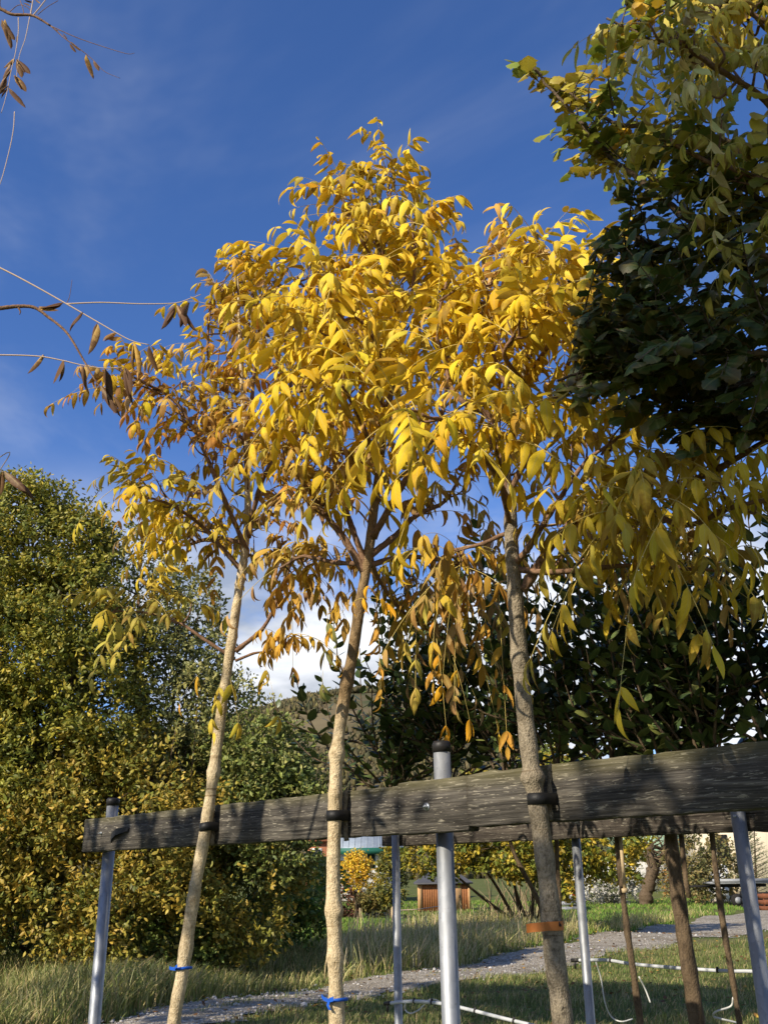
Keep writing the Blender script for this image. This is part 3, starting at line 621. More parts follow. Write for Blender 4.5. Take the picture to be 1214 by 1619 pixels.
lobes_tree('hedge_shrub', 'grey-green shrub with feathery shoots, second from the left of the hedge skyline', PZ(270, 1500), [
    LB(215, 940, 20.8, 1.1, 1.1, 1.3), LB(285, 1010, 20.6, 1.0, 1.1, 1.3), LB(200, 1080, 20.4, 1.5, 1.2, 1.4), LB(300, 1140, 20.2, 1.3, 1.2, 1.4), LB(250, 1230, 20.2, 1.4), LB(345, 1190, 20.4, .8), LB(330, 1060, 20.8, .6, .6, .9)], 44000, .10,
    [(.20, .22, .07), (.30, .30, .10), (.14, .17, .05), (.36, .34, .10)], 3, group=g1, stem_r=.08, shoots=[SH(215 + i * 24, 930 + i * 16, 206 + i * 27 + (i % 2) * 10, 870 + i * 26 - (i % 3) * 12, 20.8) for i in range(7)])
lobes_tree('hedge_shrub', 'light green sunlit shrub right of the hedge, in front of the hill', PZ(425, 1500), [
    LB(392, 1180, 19.4, .72, .7, .65), LB(440, 1200, 19.6, .66, .7, .65), LB(405, 1270, 19.2, .95, .9, .85), LB(470, 1262, 19.3, .62, .6, .62), LB(370, 1330, 19.2, .9, .8, .9), LB(430, 1350, 19.4, .85, .8, .8), LB(350, 1230, 19.8, .7, .7, .8)], 34000, .10, HG, 4, group=g1,
    shoots=[SH(400, 1150, 395, 1108, 19.5), SH(430, 1150, 434, 1100, 19.5), SH(445, 1170, 464, 1122, 19.5), SH(480, 1220, 520, 1190, 19.5), SH(385, 1160, 378, 1130, 19.5), SH(470, 1200, 492, 1150, 19.5), SH(415, 1150, 412, 1112, 19.5), SH(480, 1250, 515, 1235, 19.5)], stem_r=.05)
lobes_tree('green_bush', 'low bright green bush at the right foot of the hedge, left of the middle trunk', PZ(455, 1496), [
    LB(440, 1450, 22.5, .75, .7, .55), LB(480, 1440, 22.8, .6, .6, .5), LB(410, 1465, 22.3, .6, .6, .45), LB(500, 1410, 24, .5, .5, .6)], 9000, .12, [(.12, .22, .035), (.18, .28, .045), (.08, .15, .03), (.30, .30, .05)], 5, stem_r=.03)
# undergrowth at the foot of the hedge
for i, (px_, py_, s_, lab) in enumerate(((-20, 1480, .8, 'broad green undergrowth at the left edge below the hedge'), (105, 1470, .7, 'green undergrowth clump between the left edge and the left steel post'), (330, 1490, .55, 'undergrowth clump right of the leaning left trunk'), (40, 1505, .55, 'leafy undergrowth clump at the bottom left corner of the hedge'), (170, 1500, .45, 'undergrowth clump just behind the left steel post'), (260, 1510, .5, 'undergrowth clump left of the leaning left trunk'))):
    p = PZ(px_, py_ + 40); lobes_tree('wild_shrub', lab, p, [((p[0], p[1], .5), (s_ * 1.5, s_, .55)), ((p[0] + .7, p[1] + .2, .4), (s_, s_, .45))], 4200, .11, [(.12, .19, .04), (.18, .26, .05), (.09, .14, .03), (.26, .27, .06)], 30 + i, group='undergrowth clumps along the hedge', cat='undergrowth', hollow=.4, stem_r=.02)

# yellow-green tree and thicket behind the rear beam
lobes_tree('pleached_tree', 'yellow-green spreading tree behind the middle steel post, with many bare lower stems', PZ(830, 1470), [
    LB(655, 1340, 32, .7, .9, .6), LB(720, 1338, 32, 1.3, 1.2, .8), LB(800, 1338, 31, 1.4, 1.2, .9), LB(880, 1350, 31, 1.3, 1.2, .9), LB(950, 1345, 31, 1.2, 1.2, .8), LB(880, 1240, 31, 1.1, 1.0, 1.1), LB(760, 1270, 32, 1.2, 1.2, 1.0)],
    34000, .15, [(.34, .31, .03), (.42, .33, .03), (.20, .23, .03), (.12, .17, .025), (.50, .36, .04)], 6, cat='tree', stem_r=.07, up=-.1)
A = Acc(); rg = np.random.default_rng(8)
for i in range(70):
    b = PZ(rg.uniform(770, 890), rg.uniform(1440, 1475)); h_ = rg.uniform(.6, 1.9); l = rg.normal(0, .45, 2)
    A.tube(smooth_path([b, b + np.array([l[0] * .4, l[1] * .4, h_ * .55]), b + np.array([l[0], l[1], h_])], 3), np.linspace(.028, .008, 7), 4)
tag(A.build('dry_stems', simple('dry_stem', (.30, .22, .12), .9)), kind='stuff')
p = PZ(0, 0)
# small bright golden tree
p = PZ(565, 1455); lobes_tree('golden_tree', 'small round golden-yellow tree on a thin stem in front of the white house', PY(565, 1455, 42), [LB(565, 1380, 42, .56, .6, .5), LB(553, 1395, 42, .38, .4, .28), LB(578, 1394, 42, .38, .4, .28), LB(566, 1364, 42, .26, .3, .28)],
    7000, .10, [(.80, .50, .03), (.85, .58, .04), (.72, .40, .03), (.55, .45, .05)], 9, cat='tree', stem_r=.03, up=.7)
def small_bush(name, label, px, py, Y, r, rz, pal, n, leaf=.14, cat='bush', seed=50, mt='hedgeleaf'):
    c = PY(px, py, Y); b = (c[0], c[1], 0)
    return lobes_tree(name, label, b, [(c, (r, r, rz)), ((c[0] + r * .5, c[1], c[2] - rz * .3), (r * .7, r * .7, rz * .7)), ((c[0] - r * .5, c[1] - .1, c[2] - rz * .25), (r * .7, r * .7, rz * .75))], n, leaf, pal, seed, cat=cat, stem_r=.03, mt=mt)
RB = [(.16, .06, .04), (.22, .10, .05), (.12, .06, .04)]
OL = [(.20, .20, .06), (.28, .22, .06), (.14, .15, .04)]
small_bush('reddish_bush', 'dull red bush right beside the middle trunk, left of the golden tree', 543, 1418, 46, .6, .75, RB, 2600, seed=51)
small_bush('olive_bush', 'olive and rust coloured bush at the foot of the golden tree', 592, 1425, 46, .7, .45, OL, 3200, seed=52)
small_bush('tall_green_shrub', 'upright dark yellow-green shrub between the white house and the thin grey post', 618, 1385, 45, .5, 1.1, [(.17, .18, .04), (.30, .26, .04), (.10, .13, .03)], 6000, seed=53)
small_bush('climbing_shrub', 'narrow green shrub in front of the red brick house', 510, 1395, 52, .35, 1.1, [(.14, .17, .04), (.10, .12, .03)], 3000, seed=54)
small_bush('white_flowering_shrub', 'pale shrub covered in white seed heads behind the right grass verge', 955, 1405, 60, 1.9, .75, [(.55, .54, .48), (.45, .44, .36), (.20, .24, .10), (.62, .60, .54)], 8000, .15, seed=55)
small_bush('brown_green_shrub', 'tall loose brown-green shrub between two of the thin brown trunks', 1112, 1362, 54, 1.6, 1.95, [(.20, .18, .06), (.28, .22, .08), (.13, .14, .05)], 9000, .17, seed=56)
small_bush('orange_bush', 'low orange-tinged bush at the foot of the gnarled tree', 1068, 1393, 56, .9, .7, [(.40, .20, .05), (.20, .20, .05), (.30, .24, .08)], 2500, seed=57)
small_bush('yellow_sapling', 'small yellow-leaved sapling left of the red object, beyond the right trunk', 893, 1390, 50, .35, .5, [(.70, .50, .05), (.5, .4, .05)], 900, .13, 'sapling', 58)
# gnarled old fruit tree
rg = np.random.default_rng(14); YG = 56; gt = empty('gnarled_tree', PY(1022, 1420, YG) * [1, 1, 0], 'old gnarled fruit tree with rough dark trunk and sparse twigs', 'tree')
A = Acc(); tr = [PY(1020, 1445, YG), PY(1021, 1422, YG), PY(1025, 1400, YG), PY(1032, 1375, YG), PY(1029, 1352, YG), PY(1022, 1335, YG)]
A.tube(smooth_path(tr, 8), np.linspace(.38, .26, 41) * (1 + .1 * np.sin(np.arange(41) * .9)), 10, noise=.10, seed=3)
A.tube(smooth_path([PY(1033, 1375, YG), PY(1048, 1355, YG), PY(1052, 1335, YG), PY(1062, 1310, YG)], 6), np.linspace(.2, .07, 19), 8, noise=.08)
tips = []
for i in range(46):
    b = [PY(1024, 1340, YG), PY(1050, 1345, YG), PY(1030, 1358, YG)][i % 3]; d = nrm(np.array([rg.normal(0, 1), rg.normal(0, .6), rg.normal(.35, .5)])); L_ = rg.uniform(.7, 1.8)
    e = b + d * L_ + np.array([0, 0, -.1]); A.tube(smooth_path([b, b + d * L_ * .5 + rg.normal(0, .1, 3), e], 3), np.linspace(.06, .016, 7), 4); tips.append(e)
A.build('trunk', M['barkd'], gt, True); la = Acc(); tp = np.array(tips); pos = np.repeat(tp, 26, 0) + rg.normal(0, .28, (len(tp) * 26, 3))
instance(la, HT, pos, rg.normal(0, 1, pos.shape), rg.normal(0, 1, pos.shape) + [-.3, -.3, .5], rg.uniform(.07, .12, len(pos)), np.array([(.17, .18, .07), (.25, .22, .09)])[rg.integers(0, 2, len(pos))], rg.uniform(0, .4, len(pos)), rg)
la.build('crown', M['hedgeleaf'], gt, col=True, aux=True)
# pines
def pine(label, px, py0, py1, Y, w, seed):
    rg = np.random.default_rng(seed); b = PY(px, py0, Y); t = PY(px, py1, Y); b[2] = 0; rt = empty('pine_tree', b, label, 'pine', 'young pines in the gardens'); A = Acc(); la = Acc()
    A.tube([b, (b + t) / 2, t], [.09, .06, .02], 7); H_ = t[2] - b[2]; P_ = []; D_ = []
    for i in range(90):
        u = .12 + .88 * i / 90; a = i * 2.4; L_ = w * (1.05 - u) + .18; s = b + np.array([0, 0, H_ * u]); d = np.array([cos(a), sin(a), .35]); e = s + d * L_
        A.tube([s, e], [.018, .008], 4, cap=False); m_ = 46; f = rg.uniform(.15, 1.05, m_)[:, None]; P_.append(s + (e - s) * f); D_.append(nrm(d * .8 + rg.normal(0, .75, (m_, 3)) + [0, 0, .3]))
    P_ = np.concatenate(P_); D_ = np.concatenate(D_); instance(la, [leaflet(.09, .2, .1, n=3)], P_, D_, rg.normal(0, 1, P_.shape), rg.uniform(.13, .24, len(P_)), np.array([(.07, .12, .05), (.11, .16, .06), (.14, .17, .07)])[rg.integers(0, 3, len(P_))], np.zeros(len(P_)), rg)
    A.build('trunk', M['barkd'], rt); la.build('crown', M['darkleaf'], rt, col=True, aux=True)
pine('young pine with pale green needles left of the gnarled tree', 978, 1425, 1310, 60, 1.9, 61)
pine('young pine standing at the right edge, behind the right steel post', 1192, 1395, 1308, 60, 1.7, 62)

# houses
def house_at(px, Y): return PY(px, 1400, Y)
# white house with grey standing seam roof
Y = 75; a = PY(520, 1345, Y); b = PY(640, 1345, Y); xl, xr = a[0], b[0]; ze = PY(570, 1345, Y)[2]; zr = PY(570, 1322, Y)[2] + 1.2
hs_ = empty('white_house', ((xl + xr) / 2, Y, 0), 'white house with grey standing-seam roof and dark green fascia', 'house')
A = Acc(); A.box(((xl + xr) / 2, Y + 3, ze / 2), (xr - xl - .6, 6, ze - .02)); A.build('wall', M['white'], hs_)
A = Acc(); sl = np.array([(xl, Y - .7, ze + .05), (xr, Y - .7, ze + .05), (xr, Y + 6, zr + 1.2), (xl, Y + 6, zr + 1.2)])
A.add(np.concatenate([sl, sl + [0, 0, .12]]), [[0, 3, 2, 1], [4, 5, 6, 7], [0, 1, 5, 4], [1, 2, 6, 5], [2, 3, 7, 6], [3, 0, 4, 7]])
for i in range(13):
    x = xl + .1 + (xr - xl - .2) * i / 12; A.tube([(x, Y - .68, ze + .19), (x, Y + 5.95, zr + 1.34)], .035, 4)
rf = A.build('roof', M['roofm'], hs_)
A = Acc(); A.box(((xl + xr) / 2, Y - .74, ze - .06), (xr - xl + .1, .06, .42)); A.build('fascia', M['greenp'], hs_)
for x0, x1, z0_, z1_ in ((555, 559, 1352, 1372), (568, 573, 1350, 1375), (538, 544, 1362, 1380), (582, 592, 1352, 1372)):
    p0, p1 = PY(x0, z1_, Y - .02), PY(x1, z0_, Y - .02); A = Acc(); A.box(((p0[0] + p1[0]) / 2, Y - .03, (p0[2] + p1[2]) / 2), (p1[0] - p0[0] + .1, .07, p1[2] - p0[2] + .1)); w_ = A.build('window', M['greenp'], hs_)
    A = Acc(); A.box(((p0[0] + p1[0]) / 2, Y - .075, (p0[2] + p1[2]) / 2), (p1[0] - p0[0], .03, p1[2] - p0[2])); A.build('pane', M['glass'], w_)
# brick house
Y = 82; a, b = PY(484, 1350, Y), PY(528, 1350, Y); zt = PY(500, 1328, Y)[2]; bh = empty('brick_house', ((a[0] + b[0]) / 2, Y, 0), 'red brick house seen just left of the middle trunk', 'house')
A = Acc(); A.box(((a[0] + b[0]) / 2, Y + 3, zt / 2), (b[0] - a[0], 6, zt)); A.build('wall', M['brick'], bh)
A = Acc(); c = (a[0] + b[0]) / 2; w = (b[0] - a[0]) / 2 + .3; v = np.array([(c - w, Y - .4, zt - .05), (c + w, Y - .4, zt - .05), (c + w, Y + 3, zt + 1.5), (c - w, Y + 3, zt + 1.5), (c + w, Y + 6.4, zt - .05), (c - w, Y + 6.4, zt - .05)])
A.add(np.concatenate([v, v - [0, 0, .15]]), [[0, 1, 2, 3], [3, 2, 4, 5], [0, 6, 7, 1], [7, 6, 9, 8], [9, 11, 10, 8], [5, 4, 10, 11]]); A.build('roof', M['rust'], bh)
p0 = PY(500, 1352, Y); A = Acc(); A.box((p0[0], Y - .02, p0[2]), (.9, .08, 1.0)); w_ = A.build('window', M['white'], bh); A = Acc(); A.box((p0[0], Y - .07, p0[2]), (.7, .03, .8)); A.build('pane', M['glass'], w_)
# garden shed
Y = 52; a, b = PY(662, 1428, Y), PY(742, 1428, Y); x0, x1 = a[0], b[0]; zb = 0.0; ze = PY(700, 1396, Y)[2]; zt = PY(700, 1381, Y)[2]; sd_ = empty('garden_shed', ((x0 + x1) / 2, Y, 0), 'small brown wooden garden shed with dark felt roof, behind the middle steel post', 'shed')
A = Acc(); nb = 22
for i in range(nb):
    x = x0 + (x1 - x0) * (i + .5) / nb; A.box((x, Y, ze / 2), ((x1 - x0) / nb * .94, .05, ze))
A.box(((x0 + x1) / 2, Y + 1.05, ze / 2), (x1 - x0 - .04, 2.0, ze - .02)); A.build('wall', M['shed'], sd_)
A = Acc()
for x, w_ in ((x0 + .06, .22), (x1, .10), (x0 + (x1 - x0) * .52, .10)): A = Acc(); A.box((x, Y - .048, ze / 2), (w_, .045, ze * .98)); A.build('corner_trim', M['shedt'], sd_)
A = Acc(); cx = (x0 + x1) / 2; hw = (x1 - x0) / 2 + .2; v = np.array([(cx - hw, Y - .3, ze), (cx + hw, Y - .3, ze), (cx + hw, Y + 2.3, ze), (cx - hw, Y + 2.3, ze), (cx - hw * .45, Y + 1, zt + .1), (cx + hw * .45, Y + 1, zt + .1)])
A.add(v, [[0, 1, 5, 4], [2, 3, 4, 5]]); A.add(v, [[1, 2, 5, 5], [3, 0, 4, 4]]) if False else None
A.add(np.concatenate([v[[1, 2, 5]], v[[5]] + [0, 0, .001], v[[3, 0, 4]], v[[4]] + [0, 0, .001]]), [[0, 1, 2, 3], [4, 5, 6, 7]]); A.box((cx, Y + 1, ze - .04), (2 * hw, 2.6, .07)); A.build('roof', M['felt'], sd_)
A = Acc(); dx = x0 + (x1 - x0) * .70; A.box((dx, Y - .045, ze * .47), (.75, .04, ze * .86)); dr = A.build('door', M['shedt'], sd_); A = Acc(); A.box((dx + .28, Y - .085, ze * .5), (.05, .04, .14)); A.build('handle', M['dark'], dr)
# pale green hall, white low wall, cream house
Y = 95; a, b = PY(985, 1300, Y), PY(1075, 1300, Y); zt = PY(1030, 1285, Y)[2]; A = Acc(); gh_ = empty('green_hall', ((a[0] + b[0]) / 2, Y, 0), 'pale green hall behind the gnarled tree', 'building')
A.box(((a[0] + b[0]) / 2, Y + 4, zt / 2), (b[0] - a[0], 8, zt)); A.build('wall', M['greenw'], gh_)
A = Acc(); A.box(((a[0] + b[0]) / 2, Y + 4, zt + .12), (b[0] - a[0] + .6, 8.8, .2)); A.build('roof', M['roofm'], gh_)
Y = 88; a, b = PY(912, 1372, Y), PY(1055, 1372, Y); zt = PY(980, 1361, Y)[2]; wb = empty('white_outbuilding', ((a[0] + b[0]) / 2, Y, 0), 'long low white outbuilding in front of the green hall', 'building'); A = Acc()
A.box(((a[0] + b[0]) / 2, Y + 2, zt / 2), (b[0] - a[0], 4, zt)); A.build('wall', M['white'], wb); A = Acc(); A.box(((a[0] + b[0]) / 2, Y + 2, zt + .06), (b[0] - a[0] + .3, 4.3, .1)); A.build('roof', M['alu'], wb)
Y = 80; a, b = PY(1128, 1300, Y), PY(1290, 1300, Y); zt = PY(1180, 1270, Y)[2]; ch = empty('cream_house', ((a[0] + b[0]) / 2, Y, 0), 'large cream building with a tall dark doorway at the right edge', 'building'); A = Acc()
A.box(((a[0] + b[0]) / 2, Y + 5, zt / 2), (b[0] - a[0], 10, zt)); A.build('wall', M['cream'], ch); A = Acc(); A.box(((a[0] + b[0]) / 2, Y + 5, zt + .15), (b[0] - a[0] + .8, 11, .28)); A.build('roof', M['roofm'], ch)
p0, p1 = PY(1136, 1372, Y), PY(1148, 1320, Y); A = Acc(); A.box(((p0[0] + p1[0]) / 2, Y - .03, (p0[2] + p1[2]) / 2), (p1[0] - p0[0], .08, p1[2] - p0[2])); A.build('door', M['dark'], ch)
# wrapped pallet, trailer, crates, red thing, barrier
p = PY(1135, 1376, 58); A = Acc(); wr = empty('wrapped_pallet', (p[0], p[1], 0), 'tall load wrapped in whitish sheeting, beside the dark doorway', 'pallet')
Vv, Qq = leaflet(1, 0, 0)[:2]; A.tube([(p[0], p[1], 0.1), (p[0], p[1], .8), (p[0] + .05, p[1], 1.6), (p[0] + .1, p[1], 2.1)], [.62, .66, .55, .30], 10, noise=.08, seed=2); A.build('sheeting', M['white'], wr, True); A = Acc(); A.box((p[0], p[1], .06), (1.2, 1.2, .12)); A.build('pallet', M['stake'], wr)
p = PY(1165, 1396, 52); tl = empty('flatbed_trailer', (p[0], p[1], 0), 'grey flatbed trailer parked at the end of the path', 'trailer'); z = p[2]
A = Acc(); A.box((p[0], p[1], z), (3.0, 1.7, .10)); A.box((p[0], p[1] - .83, z + .1), (3.0, .05, .18)); A.build('bed', M['alu'], tl); A = Acc(); A.box((p[0], p[1], z - .14), (2.6, .9, .14)); A.box((p[0] - 1.9, p[1], z - .15), (1.0, .1, .1)); A.build('chassis', M['dark'], tl)
for sx in (-.35, .45):
    A = Acc(); A.tube([(p[0] + sx, p[1] - .86, .32), (p[0] + sx, p[1] - .66, .32)], .31, 18); w_ = A.build('wheel', M['dark'], tl); A = Acc(); A.tube([(p[0] + sx, p[1] - .885, .32), (p[0] + sx, p[1] - .85, .32)], .16, 12); A.build('rim', M['alu'], w_)
def crate(label, px, py, Y, s, m_, nm='crate'):
    p = PY(px, py, Y); A = Acc(); x, y, z = p
    for k in range(3):
        zz_ = s[2] * (.17 + .33 * k)
        A.box((x, y - s[1] / 2, zz_), (s[0], .03, s[2] * .24)); A.box((x, y + s[1] / 2, zz_), (s[0], .03, s[2] * .24)); A.box((x - s[0] / 2, y, zz_), (.03, s[1] - .05, s[2] * .24)); A.box((x + s[0] / 2, y, zz_), (.03, s[1] - .05, s[2] * .24))
    for sx in (-.46, .46):
        for sy in (-.46, .46): A.box((x + s[0] * sx, y + s[1] * sy, s[2] / 2), (.06, .06, s[2]))
    o_ = A.build(nm, m_); return tag(o_, label, nm.replace('_', ' '))
crate('dark slatted crate of scrap beside the trailer', 1196, 1405, 47, (1.3, 1.0, .8), M['dark'])
crate('rusty red slatted crate at the right edge beside the trailer', 1216, 1408, 46, (1.0, .9, .75), M['rust'])
crate('grey wire crate at the left foot of the white-flowered shrub', 893, 1420, 49, (1.4, .9, .7), M['alu'])
crate('low pale crate in the grass between the two houses', 600, 1428, 47, (1.2, .8, .45), M['alu'])
p = PY(908, 1402, 50); rd = empty('fuel_can', (p[0], p[1], 0), 'small bright red can beside the yellow sapling', 'can'); A = Acc(); A.box((p[0], p[1], .85), (.25, .3, .62)); A.tube([(p[0], p[1], 1.16), (p[0] + .04, p[1], 1.25)], .05, 8); A.build('body', M['red'], rd); A = Acc(); A.box((p[0], p[1], .27), (.5, .5, .53)); A.build('stand', M['dark'], rd)
p = PY(488, 1444, 44); bar = empty('barrier', (p[0], p[1], 0), 'low white barrier with red blocks left of the middle trunk', 'barrier'); A = Acc(); A.box((p[0] - .05, p[1], .30), (1.66, .10, .16)); A.build('board', M['white'], bar)
for k in range(3): A = Acc(); A.box((p[0] - .72 + k * .56, p[1] - .055, .30), (.26, .012, .15)); A.build('red_block', M['red'], bar)
for sx in (-.6, .55): A = Acc(); A.box((p[0] + sx, p[1], .11), (.08, .35, .22)); A.build('foot', M['white'], bar)

# stakes in the field
def stake(label, px, pt, pb, w=.06, mt='stake', nm='wooden_stake', cat='stake', tilt=0, grp='wooden stakes in the meadow'):
    b = PZ(px, pb); t = PY(px + tilt, pt, b[1]); A = Acc(); w = w * b[1] / 40
    A.tube([b - [0, 0, .05], (b + t) / 2, t - [0, 0, w * .4], t], [w / 2, w / 2, w * .48, w * .25], 8, noise=.04); return tag(A.build(nm, M[mt], None, False), label, cat, grp)
stake('short pale stake in the lawn below the golden tree', 565, 1450, 1470); stake('thin stake beside the foot of the golden tree', 569, 1436, 1452)
stake('pale upright stake left of the thin grey post', 621, 1434, 1478, .13); stake('pale stake just left of the middle steel post', 699, 1430, 1490, .11)
stake('leaning stake in front of the trailer', 1165, 1388, 1420, .16, tilt=-4); stake('short leaning stake left of the trailer', 1162, 1405, 1418, .11, tilt=-6)
a, b = PZ(621, 1475), PZ(699, 1488); ta_, tb_ = PY(622, 1440, a[1]), PY(698, 1433, b[1]); A = Acc(); A.tube(smooth_path([ta_, (ta_ + tb_) / 2 - [0, 0, .03], tb_], 6), .012, 4); tag(A.build('rope', M['palestalk']), 'thin rope strung between the two pale stakes beside the middle post', 'rope')

# ------------------------------------------------------------------ support frames
FZ0, FZ1, TH = ZC + .112, ZC + .256, .045
def plank(acc, s0, s1, z0, z1, off=0.0, o=BA, d=BD, nrmv=BN, th=TH, seed=0, warp=0.0):
    """a board along the row: s0..s1 metres along it, its front face off metres forward; slightly worn edges"""
    rg = np.random.default_rng(seed); n = max(6, int((s1 - s0) / .04)); S = np.linspace(s0, s1, n); V = []
    e = rg.normal(0, .0012, (n, 4)); b = .004
    prof = lambda i: [(0, z0 + b), (0, z1 - b), (-b, z1), (-th + b, z1), (-th, z1 - b), (-th, z0 + b), (-th + b, z0), (-b, z0)]
    for i in range(n):
        for k, (u, z) in enumerate(prof(i)):
            p = o + d * S[i] + nrmv * (off + u + (e[i, 0] if u == 0 else 0)); V.append([p[0], p[1], z + (e[i, 1] if z > (z0 + z1) / 2 else e[i, 2]) + warp * S[i]])
    Q_ = []
    for i in range(n - 1):
        for k in range(8): a = i * 8; k2 = (k + 1) % 8; Q_.append([a + k, a + k2, a + 8 + k2, a + 8 + k])
    m_ = (n - 1) * 8
    for f in ([0, 1, 2, 3], [0, 3, 4, 7], [4, 5, 6, 7]): Q_.append(f[::-1]); Q_.append([m_ + q for q in f])
    acc.add(V, Q_)
def s_at(px, off=0.0, o=BA, d=BD, nv=BN):
    v = ray(px, 1300); oo = o + nv * off; A_ = np.array([[v[0], -d[0]], [v[1], -d[1]]]); return np.linalg.solve(A_, oo)[1]
def post(parent, px, pytop, Y, r, name='post', capy=None, cap_=True):
    t = PY(px, pytop, Y); A = Acc(); A.tube([(t[0], t[1], -.3), (t[0], t[1], t[2])], r, 28); o_ = A.build(name, M['steel'], parent, True)
    if cap_:
        A = Acc(); A.tube([(t[0], t[1], t[2] - .022), (t[0], t[1], t[2] + .002), (t[0], t[1], t[2] + .010)], [r + .003, r + .003, r - .002], 28); A.build('cap', M['cap'], o_, True)
    return t
fr = empty('support_frame', (float(BA[0]), float(BA[1]), 0), 'front tree support of weathered grey planks on steel posts with black caps', 'plant support', 'plank supports of the tree rows')
s0, s1, s2, s3 = s_at(134), s_at(632), s_at(742), s_at(1214) + .9
A = Acc(); plank(A, s0, s1, FZ0 + .002, FZ1 - .004, 0, seed=1); A.build('plank', M['wood'], fr)
A = Acc(); plank(A, s1 + .002, s2, FZ0 - .001, FZ1 + .002, .006, seed=2); A.build('plank', M['wood'], fr)
A = Acc(); plank(A, s2 + .002, s3, FZ0 + .010, FZ1 + .006, .002, seed=3); A.build('plank', M['wood'], fr)
R_ = .0255
for px, pt in ((179, 1262), (698, 1174)):
    off = -TH - R_ - .004; post(fr, px, pt + 4, row(px, off), R_)
sp = s_at(1214) + .55; q = BA + BD * sp + BN * (-TH - R_ - .004); A = Acc(); A.tube([(q[0], q[1], -.3), (q[0], q[1], FZ1 + .08)], R_, 24); o_ = A.build('post', M['steel'], fr, True)
for px, py, r in ((675, 1276, .011), (160, 1318, .006)):
    off = .007; Yb = row(px, off); p = PY(px, py, Yb); n3 = np.array([BN[0], BN[1], 0]); A = Acc()
    A.tube([p - n3 * .002, p + n3 * .003], r, 20); A.tube([p + n3 * .003, p + n3 * .010], r * .55, 6); A.tube([p + n3 * .010, p + n3 * .014], r * .3, 8); A.build('bolt', M['zinc'], fr)
# rear frame
RA = np.array([-.03, 4.33]); RD = np.array([1.235, -1.13]); RD /= np.linalg.norm(RD); RN = np.array([RD[1], -RD[0]])
fr2 = empty('support_frame', (float(RA[0]), float(RA[1]), 0), 'rear tree support of one long dark plank on thinner steel posts', 'plant support', 'plank supports of the tree rows')
A = Acc(); plank(A, 0, 3.2, ZC + .118, ZC + .245, 0, RA, RD, RN, seed=4); A.build('plank', M['wood2'], fr2)
def rowR(px, off): s = s_at(px, off, RA, RD, RN); return (RA + RD * s + RN * off)[1]
for px, off, r, pt in ((625, .022, .0165, 1316), (908, -.064, .0165, 1300), (1163, .032, .023, 1262)):
    t = PY(px, pt, rowR(px, off)); A = Acc(); A.tube([(t[0], t[1], -.3), (t[0], t[1], min(t[2], ZC + .3))], r, 20); A.build('post', M['steel'], fr2, True)
p = PY(1162, 1291, rowR(1162, .056)); A = Acc(); n3 = np.array([RN[0], RN[1], 0]); A.tube([p, p + n3 * .006], .005, 6); A.build('bolt', M['zinc'], fr2)
# white water pipes with drip hoses
def pipe(label, pts, r, name='water_pipe'):
    P_ = smooth_path([PY(x, y, Y) for x, y, Y in pts], 8); rt = empty(name, tuple(P_[0]), label, 'pipe', 'pale water pipes along the rear row'); A = Acc(); A.tube(P_, r, 12); A.build('tube', M['pipe'], rt, True); n = len(P_)
    A = Acc(); d = nrm(P_[0] - P_[1]); A.tube([P_[0] - d * .01, P_[0] + d * .025], r * 1.2, 10); A.tube([P_[0] + d * .01, P_[0] + d * .01 - [0, 0, .03]], r * .7, 8); A.build('end_cap', M['cap'], rt)
    for k in (n // 5, n // 3, int(n * .62), int(n * .85)):
        A = Acc(); d = nrm(P_[min(k + 1, n - 1)] - P_[k - 1]); A.tube([P_[k] - d * .004, P_[k] + d * .004], r * 1.25, 10); A.tube([P_[k], P_[k] + [0, 0, r * 2]], .005, 5); A.build('clip', M['cap'], rt)
    return rt
yr = lambda px: rowR(px, .06)
pipe('pale water pipe at the bottom centre, passing the middle steel post', [(615, 1587, yr(615)), (655, 1584, yr(655)), (700, 1588, yr(700)), (745, 1598, yr(745)), (800, 1612, yr(800)), (850, 1624, yr(850))], .0065)
yq = lambda px: rowR(px, -.10) + .3
pipe('pale water pipe at the lower right, running behind the thin brown trunks', [(912, 1519, yq(912)), (960, 1519, yq(960)), (1000, 1525, yq(1000)), (1080, 1532, yq(1080)), (1150, 1536, yq(1150)), (1195, 1537, yq(1195)), (1300, 1545, yq(1300))], .0060)
def hose(label, pts, Y, r=.0028):
    P_ = smooth_path([PY(x, y, Y + (k % 2) * .02) for k, (x, y) in enumerate(pts)], 6); A = Acc(); A.tube(P_, r, 6); return tag(A.build('drip_hose', M['hose'], None, True), label, 'hose', 'thin white drip hoses')
hose('thin drip hose looping below the pipe left of the middle steel post', [(640, 1586), (641, 1598), (650, 1603), (664, 1596), (678, 1582), (690, 1582), (704, 1590)], yr(665) - .02)
hose('thin drip hose hanging between the two nearest rear supports, left of the first brown trunk', [(942, 1522), (950, 1548), (956, 1585), (966, 1608), (982, 1616), (1000, 1612)], yq(950))
hose('short drip hose beside the first thin brown trunk', [(1010, 1545), (1020, 1565), (1028, 1586)], yq(1010) - .1)
hose('white drip hose running down beside the thick brown rear trunk', [(1082, 1545), (1086, 1575), (1092, 1600), (1100, 1640)], yq(1085) - .15, .0036)
hose('white drip hose coiled at the bottom right corner', [(1159, 1578), (1155, 1592), (1132, 1600), (1128, 1608), (1140, 1612), (1165, 1618)], yq(1145) - .1, .0036)

